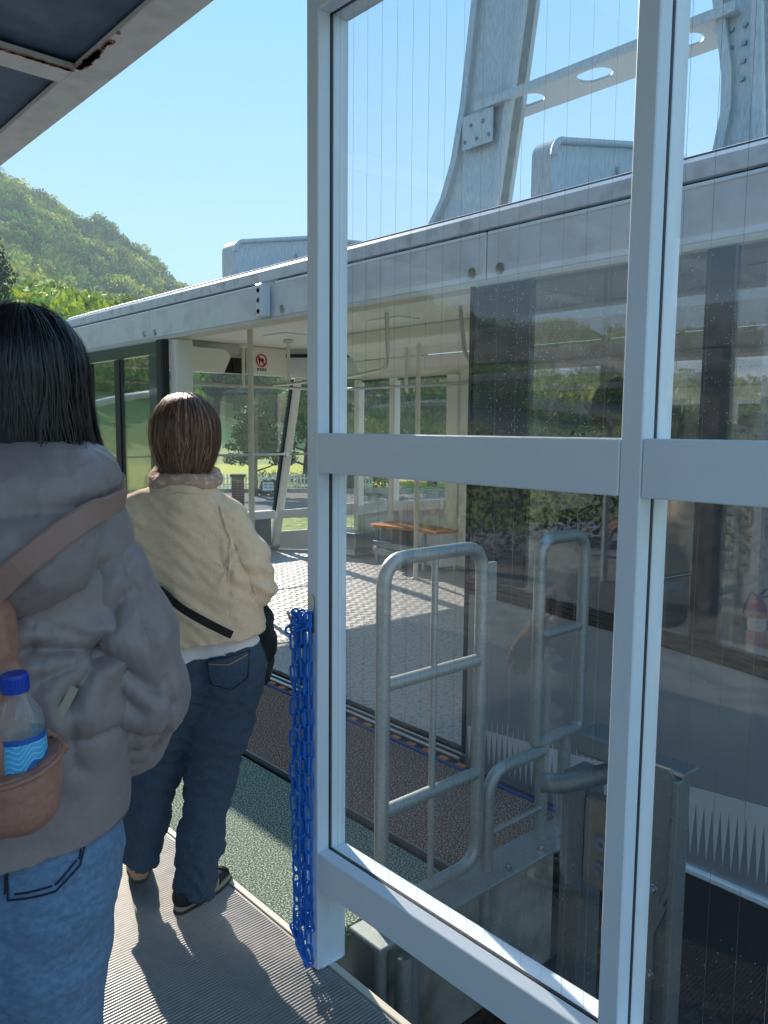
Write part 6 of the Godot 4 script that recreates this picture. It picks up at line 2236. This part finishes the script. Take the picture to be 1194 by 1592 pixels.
func tree(called: String, label: String, at: Vector3, h: float, w: float, leaf: String, shape: String, sd: int, group := "") -> void:
	var rg := RandomNumberGenerator.new()
	rg.seed = sd
	var t := thing(called, label, "tree", at, group)
	var b := MB.new()
	var tr := []
	var rs := []
	var lean := Vector3(rg.randf_range(-0.08, 0.08), 0, rg.randf_range(-0.08, 0.08))
	for i in 7:
		var f := i / 6.0
		tr.append(at + Vector3(0, h * 0.85 * f - 0.1, 0) + lean * h * f + Vector3(sin(f * 5.0 + sd), 0, cos(f * 4.0 + sd)) * 0.02 * h * f)
		rs.append(lerpf(0.045, 0.010, f) * h)
	b.tube(tr, rs, 9)
	var lf := MB.new()
	var n := 13 if shape != "cone" else 16
	for i in n:
		var f := lerpf(0.30, 0.98, (i + rg.randf()) / n)
		var a := i * 2.4 + rg.randf()
		var reach := w * 0.5
		if shape == "cone":
			reach *= (1.08 - f) * 1.15
			f = lerpf(0.12, 0.97, (i + rg.randf()) / n)
			reach = w * 0.5 * (1.05 - f)
		elif shape == "round":
			reach *= sqrt(maxf(0.08, 1.0 - pow((f - 0.55) / 0.5, 2.0))) * 0.75
		else:
			reach *= (1.15 - f) * rg.randf_range(0.7, 1.05)
		var root: Vector3 = at + Vector3(0, h * f * 0.82, 0) + lean * h * f
		var tip := root + Vector3(cos(a), 0.25, sin(a)) * reach + Vector3(0, h * 0.04, 0)
		b.tube([root, root.lerp(tip, 0.5) + Vector3(0, -0.01 * h, 0), tip], [0.012 * h, 0.008 * h, 0.003 * h], 6)
		var cr := w * (0.24 if shape == "round" else 0.21)
		var rad := Vector3(cr, cr * (0.42 if shape == "pine" else 0.8), cr)
		leaves(lf, tip, rad, 230, w * 0.034, rg)
	leaves(lf, at + Vector3(0, h * 0.92, 0) + lean * h, Vector3(w * 0.16, h * 0.08, w * 0.16), 160, w * 0.03, rg)
	part("trunk", b, "bark", t)
	part("crown", lf, leaf, t)

func land_things() -> void:
	sheet("ground", [0.0, 6.0, 12.0, 20.0, 30.0, 40.0, 48.0] + range_(52.0, 140.0, 4.0) + range_(148.0, 420.0, 9.0) + [500.0, 800.0, 1500.0, 3000.0], range_(-180.0, -76.0, 4.0) + range_(-75.0, 75.0, 1.0) + range_(76.0, 180.0, 4.0), 0.0, "grass")
	sheet("added_apron", [2.0, 6.0, 10.0, 15.2], range_(-180.0, 180.0, 5.0), 0.006, "concrete")  # added unseen ground; concrete instead of grass keeps green out of the bounce light
	sheet("road", [19.2, 22.0, 26.6], range_(14.0, 52.0, 2.0), 0.006, "asphalt")
	sheet("lawn", [29.5, 34.0, 40.0, 47.0], range_(24.0, 47.0, 1.0), 0.006, "lawn")
	var kb := MB.new()
	for a in range_(14.0, 51.0, 1.0):
		kb.bar(polar(26.75, a, -0.66), polar(26.75, a + 1.0, -0.66), 0.15, 0.14, Vector3.UP, 0.01)
	struct("kerb", kb, "concrete")
	# things beyond the road
	tree("pine_tree", "small clipped pine with layered pads beyond the cabin end window", polar(25.5, 32.6, -0.72), 2.95, 2.3, "leaf_pine", "pine", 3)
	tree("conifer", "narrow dark conifer beside the slanting pillar, behind the lawn", polar(31.0, 36.3, -0.72), 4.2, 2.4, "leaf_pine", "cone", 4)
	tree("cypress", "dark tall conifer in front of the mountain at the left edge", polar(70.0, 16.3, land(70.0, 16.3)), 11.8, 4.8, "leaf_pine", "cone", 8)
	var crest := [[27.2, 84.0, 7.0], [28.6, 90.0, 8.0], [30.0, 82.0, 7.2], [31.4, 90.0, 7.6], [32.8, 80.0, 6.6], [34.2, 88.0, 7.2], [35.6, 80.0, 6.8], [37.2, 86.0, 7.4]]
	var say := ["first from the left, by the door jamb", "second from the left", "third from the left", "fourth from the left, over the clipped pine", "fifth from the left, behind the cabin pole", "sixth from the left", "seventh from the left, near the slanting pillar", "last on the right, behind the pillar"]
	for i in crest.size():
		var c: Array = crest[i]
		tree("slope_tree", "tall tree on top of the grass slope, " + say[i], polar(c[1], c[0], land(c[1], c[0])), c[2] + 1.5, c[2] * 0.85, "leaf_green" if i % 3 else "leaf_forest", "round", 20 + i, "trees on top of the grass slope")
	var right := [[39.6, 27.0, 5.2, "leaf_green"], [41.2, 33.0, 6.0, "leaf_yellow"], [43.0, 36.0, 6.2, "leaf_yellow"], [45.4, 30.0, 4.4, "leaf_green"], [47.2, 38.0, 5.0, "leaf_green"]]
	var say2 := ["green bushy tree left of the far window post", "yellowish tree behind the far cabin window, left one", "yellowish tree behind the far cabin window, beside the house", "green tree in front of the blue house", "green tree right of the blue house"]
	for i in right.size():
		var c: Array = right[i]
		tree("garden_tree", say2[i], polar(c[1], c[0], -0.72), c[2], c[2] * 0.8, c[3], "round", 50 + i)
	# picket fence along the lawn
	var f := thing("picket_fence", "low white picket fence along the near side of the lawn", "fence", polar(28.6, 33.0, -0.72))
	var b := MB.new()
	for a in range_(26.0, 41.0, 0.26):
		b.box(polar(28.6, a, -0.47), Vector3(0.06, 0.52, 0.02), Basis(Vector3.UP, -deg_to_rad(a)), 0.004)
	part("pickets", b, "white_paint", f, "stuff")
	for y in [-0.58, -0.36]:
		b = MB.new()
		for a in range_(26.0, 40.0, 1.0):
			b.bar(polar(28.63, a, y), polar(28.63, a + 1.0, y), 0.02, 0.045, Vector3.UP)
		part("rail", b, "white_paint", f)
	var hg := thing("hedge", "clipped green hedge behind the picket fence", "hedge", polar(29.0, 36.0, -0.72))
	b = MB.new()
	var rg := RandomNumberGenerator.new()
	rg.seed = 9
	for a in range_(33.2, 42.0, 0.8):
		leaves(b, polar(29.1, a, -0.42), Vector3(0.30, 0.32, 0.25), 150, 0.06, rg)
	part("foliage", b, "leaf_green", hg, "stuff")
	# the marker stone with its white panel
	var sp := polar(25.6, 33.6, -0.72)
	var st := thing("marker_stone", "dark rounded stone with a white notice panel beside the road", "stone", sp)
	var sb := Basis(Vector3.UP, -deg_to_rad(33.0))
	var fd := Field.new()
	fd.k = 0.08
	fd.add(sp + sb * Vector3(-0.17, 0.15, 0), sp + sb * Vector3(-0.12, 0.36, 0), 0.17, 0.16)
	fd.add(sp + sb * Vector3(0.17, 0.12, 0), sp + sb * Vector3(0.10, 0.36, 0), 0.19, 0.17)
	b = MB.new()
	fd.mesh(b, 0.03, func(p: Vector3, _n: Vector3) -> float: return 0.03 * fn.get_noise_3d(p.x * 60, p.y * 60, p.z * 60))
	part("boulder", b, "stone_dark", st)
	b = MB.new()
	b.box(sp + sb * Vector3(-0.03, 0.30, 0.20), Vector3(0.34, 0.26, 0.03), sb, 0.005)
	var pn := part("notice_panel", b, "paper", st)
	for k in 4:
		b = MB.new()
		b.box(sp + sb * Vector3(-0.10 if k < 2 else 0.05, 0.36 - (k % 2) * 0.1, 0.217), Vector3(0.12, 0.05, 0.004), sb)
		part("printed_line", b, "house_blue", pn)
	# gate pillar of brick
	var pp := polar(20.2, 31.4, -0.72)
	var pi := thing("brick_pillar", "short red brick gate pillar by the road", "pillar", pp)
	var pb := Basis(Vector3.UP, -deg_to_rad(33.0))
	b = MB.new()
	b.box(pp + Vector3(0, 0.46, 0), Vector3(0.29, 0.92, 0.29), pb, 0.004)
	part("mortar_core", b, "concrete", pi)
	var bm := MB.new()
	bm.box(Vector3.ZERO, Vector3(0.145, 0.055, 0.02), Basis.IDENTITY, 0.004)
	var brick := bm.commit()
	for row in 14:
		for k in 2:
			for side in 2:
				var o := Vector3((k - 0.5) * 0.152, 0.045 + row * 0.065, 0.15)
				inst("brick", brick, "brick_red", pi, Transform3D(pb * Basis(Vector3.UP, side * PI / 2), pp + pb * (Basis(Vector3.UP, side * PI / 2) * o)))
	b = MB.new()
	b.box(pp + Vector3(0, 0.96, 0), Vector3(0.38, 0.07, 0.38), pb, 0.012)
	part("cap_stone", b, "stone_dark", pi)
	# a house and a lattice fence behind the far windows
	var hp := polar(44.0, 44.4, -0.72)
	var hb := Basis(Vector3.UP, -deg_to_rad(40.0))
	var h := thing("house", "small blue grey house with white windows behind the trees", "house", hp)
	b = MB.new()
	b.box(hp + Vector3(0, 1.3, 0), Vector3(5.0, 2.6, 4.0), hb, 0.02)
	part("wall", b, "house_blue", h)
	b = MB.new()
	b.prism(PackedVector2Array([Vector2(-2.4, 0), Vector2(2.4, 0), Vector2(0, 1.1)]), 5.6, hp + Vector3(0, 2.6, 0) + hb * Vector3(-2.8, 0, 0), hb * Basis(Vector3(0, 0, 1), Vector3.UP, Vector3(1, 0, 0)))
	part("roof", b, "house_roof", h)
	for k in 3:
		b = MB.new()
		b.box(hp + hb * Vector3(-1.5 + k * 1.5, 1.6, 2.0), Vector3(0.9, 1.1, 0.08), hb, 0.01)
		var w := part("window", b, "white_paint", h)
		b = MB.new()
		b.box(hp + hb * Vector3(-1.5 + k * 1.5, 1.6, 2.045), Vector3(0.74, 0.94, 0.02), hb)
		part("pane", b, "window_dark", w)
	var lp := polar(40.0, 45.6, -0.72)
	var lb := Basis(Vector3.UP, -deg_to_rad(45.0))
	var lt := thing("lattice_fence", "white lattice fence on a low wall behind the far cabin window", "fence", lp)
	b = MB.new()
	b.box(lp + Vector3(0, 0.75, 0), Vector3(4.4, 1.5, 0.15), lb, 0.01)
	part("base_wall", b, "stone_dark", lt)
	b = MB.new()
	for k in 30:
		for s in [-1.0, 1.0]:
			var x := -1.5 + k * 0.1
			b.bar(lp + lb * Vector3(x, 1.62, 0.0 + s * 0.006), lp + lb * Vector3(x + 0.4 * s, 2.02, 0.0 + s * 0.006), 0.022, 0.010, lb.z)
	part("lattice", b, "white_paint", lt, "stuff")
	for y in [1.62, 2.03]:
		b = MB.new()
		b.box(lp + Vector3(0, y, 0), Vector3(3.1, 0.05, 0.06), lb, 0.005)
		part("rail", b, "white_paint", lt)

# ------------------------------------------------------------------ everything
func _ready() -> void:
	# camera
	var cam := Camera3D.new()
	cam.name = "camera"
	cam.fov = 65.81
	cam.near = 0.05
	cam.far = 6000.0
	cam.transform = Transform3D(Basis(Vector3(0.7448, 0.0090, 0.6672), Vector3(0.0635, 0.9944, -0.0842), Vector3(-0.6643, 0.1051, 0.7401)).orthonormalized(), Vector3(0, 1.45, 0))
	add_child(cam)
	cam.current = true
	# sky and air
	var sky := ProceduralSkyMaterial.new()
	sky.sky_top_color = Color(0.34, 0.56, 0.755)
	sky.sky_horizon_color = Color(0.64, 0.75, 0.80)
	sky.sky_curve = 0.22
	sky.ground_bottom_color = Color(0.30, 0.30, 0.28)
	sky.ground_horizon_color = Color(0.55, 0.60, 0.62)
	sky.sun_angle_max = 14.0
	sky.sun_curve = 0.1
	var s := Sky.new()
	s.sky_material = sky
	var env := Environment.new()
	env.background_mode = Environment.BG_SKY
	env.sky = s
	env.tonemap_mode = Environment.TONE_MAPPER_LINEAR
	env.tonemap_exposure = 2.4
	env.fog_enabled = true
	env.fog_density = 0.0008
	env.fog_light_color = Color(0.86, 0.92, 0.92)
	env.sdfgi_enabled = true
	env.ssao_enabled = true
	env.ssil_enabled = true
	var we := WorldEnvironment.new()
	we.name = "environment"
	we.environment = env
	add_child(we)
	# sun: ahead and a little to the right, 29 degrees up
	var sun := DirectionalLight3D.new()
	sun.name = "sun"
	sun.light_color = Color(1.0, 0.945, 0.87)
	sun.light_energy = 1.15
	sun.light_angular_distance = 0.5
	sun.shadow_enabled = true
	add_child(sun)
	var az := deg_to_rad(15.0)
	var el := deg_to_rad(29.0)
	sun.look_at_from_position(Vector3(sin(az) * cos(el), sin(el), -cos(az) * cos(el)) * 50.0, Vector3.ZERO, Vector3.UP)

	rng.seed = 12
	fn.seed = 4
	fn.frequency = 0.05
	fn.fractal_octaves = 3
	fn2.seed = 19
	fn2.frequency = 0.05
	fn2.fractal_octaves = 2
	materials()
	# setting
	land_things()
	forest()
	platform()
	canopy()
	station_hall()
	# things
	cabin()
	glass_screen()
	fence(Vector3(1.66, 0, -1.62), "galvanised tube barrier behind the glass screen, at the near end of the boarding gap")
	fence(Vector3(1.66, 0, -5.82), "galvanised tube barrier at the far end of the boarding gap, behind the beige jacket")
	machine()
	chain()
	woman()
	near_person()
	passenger()
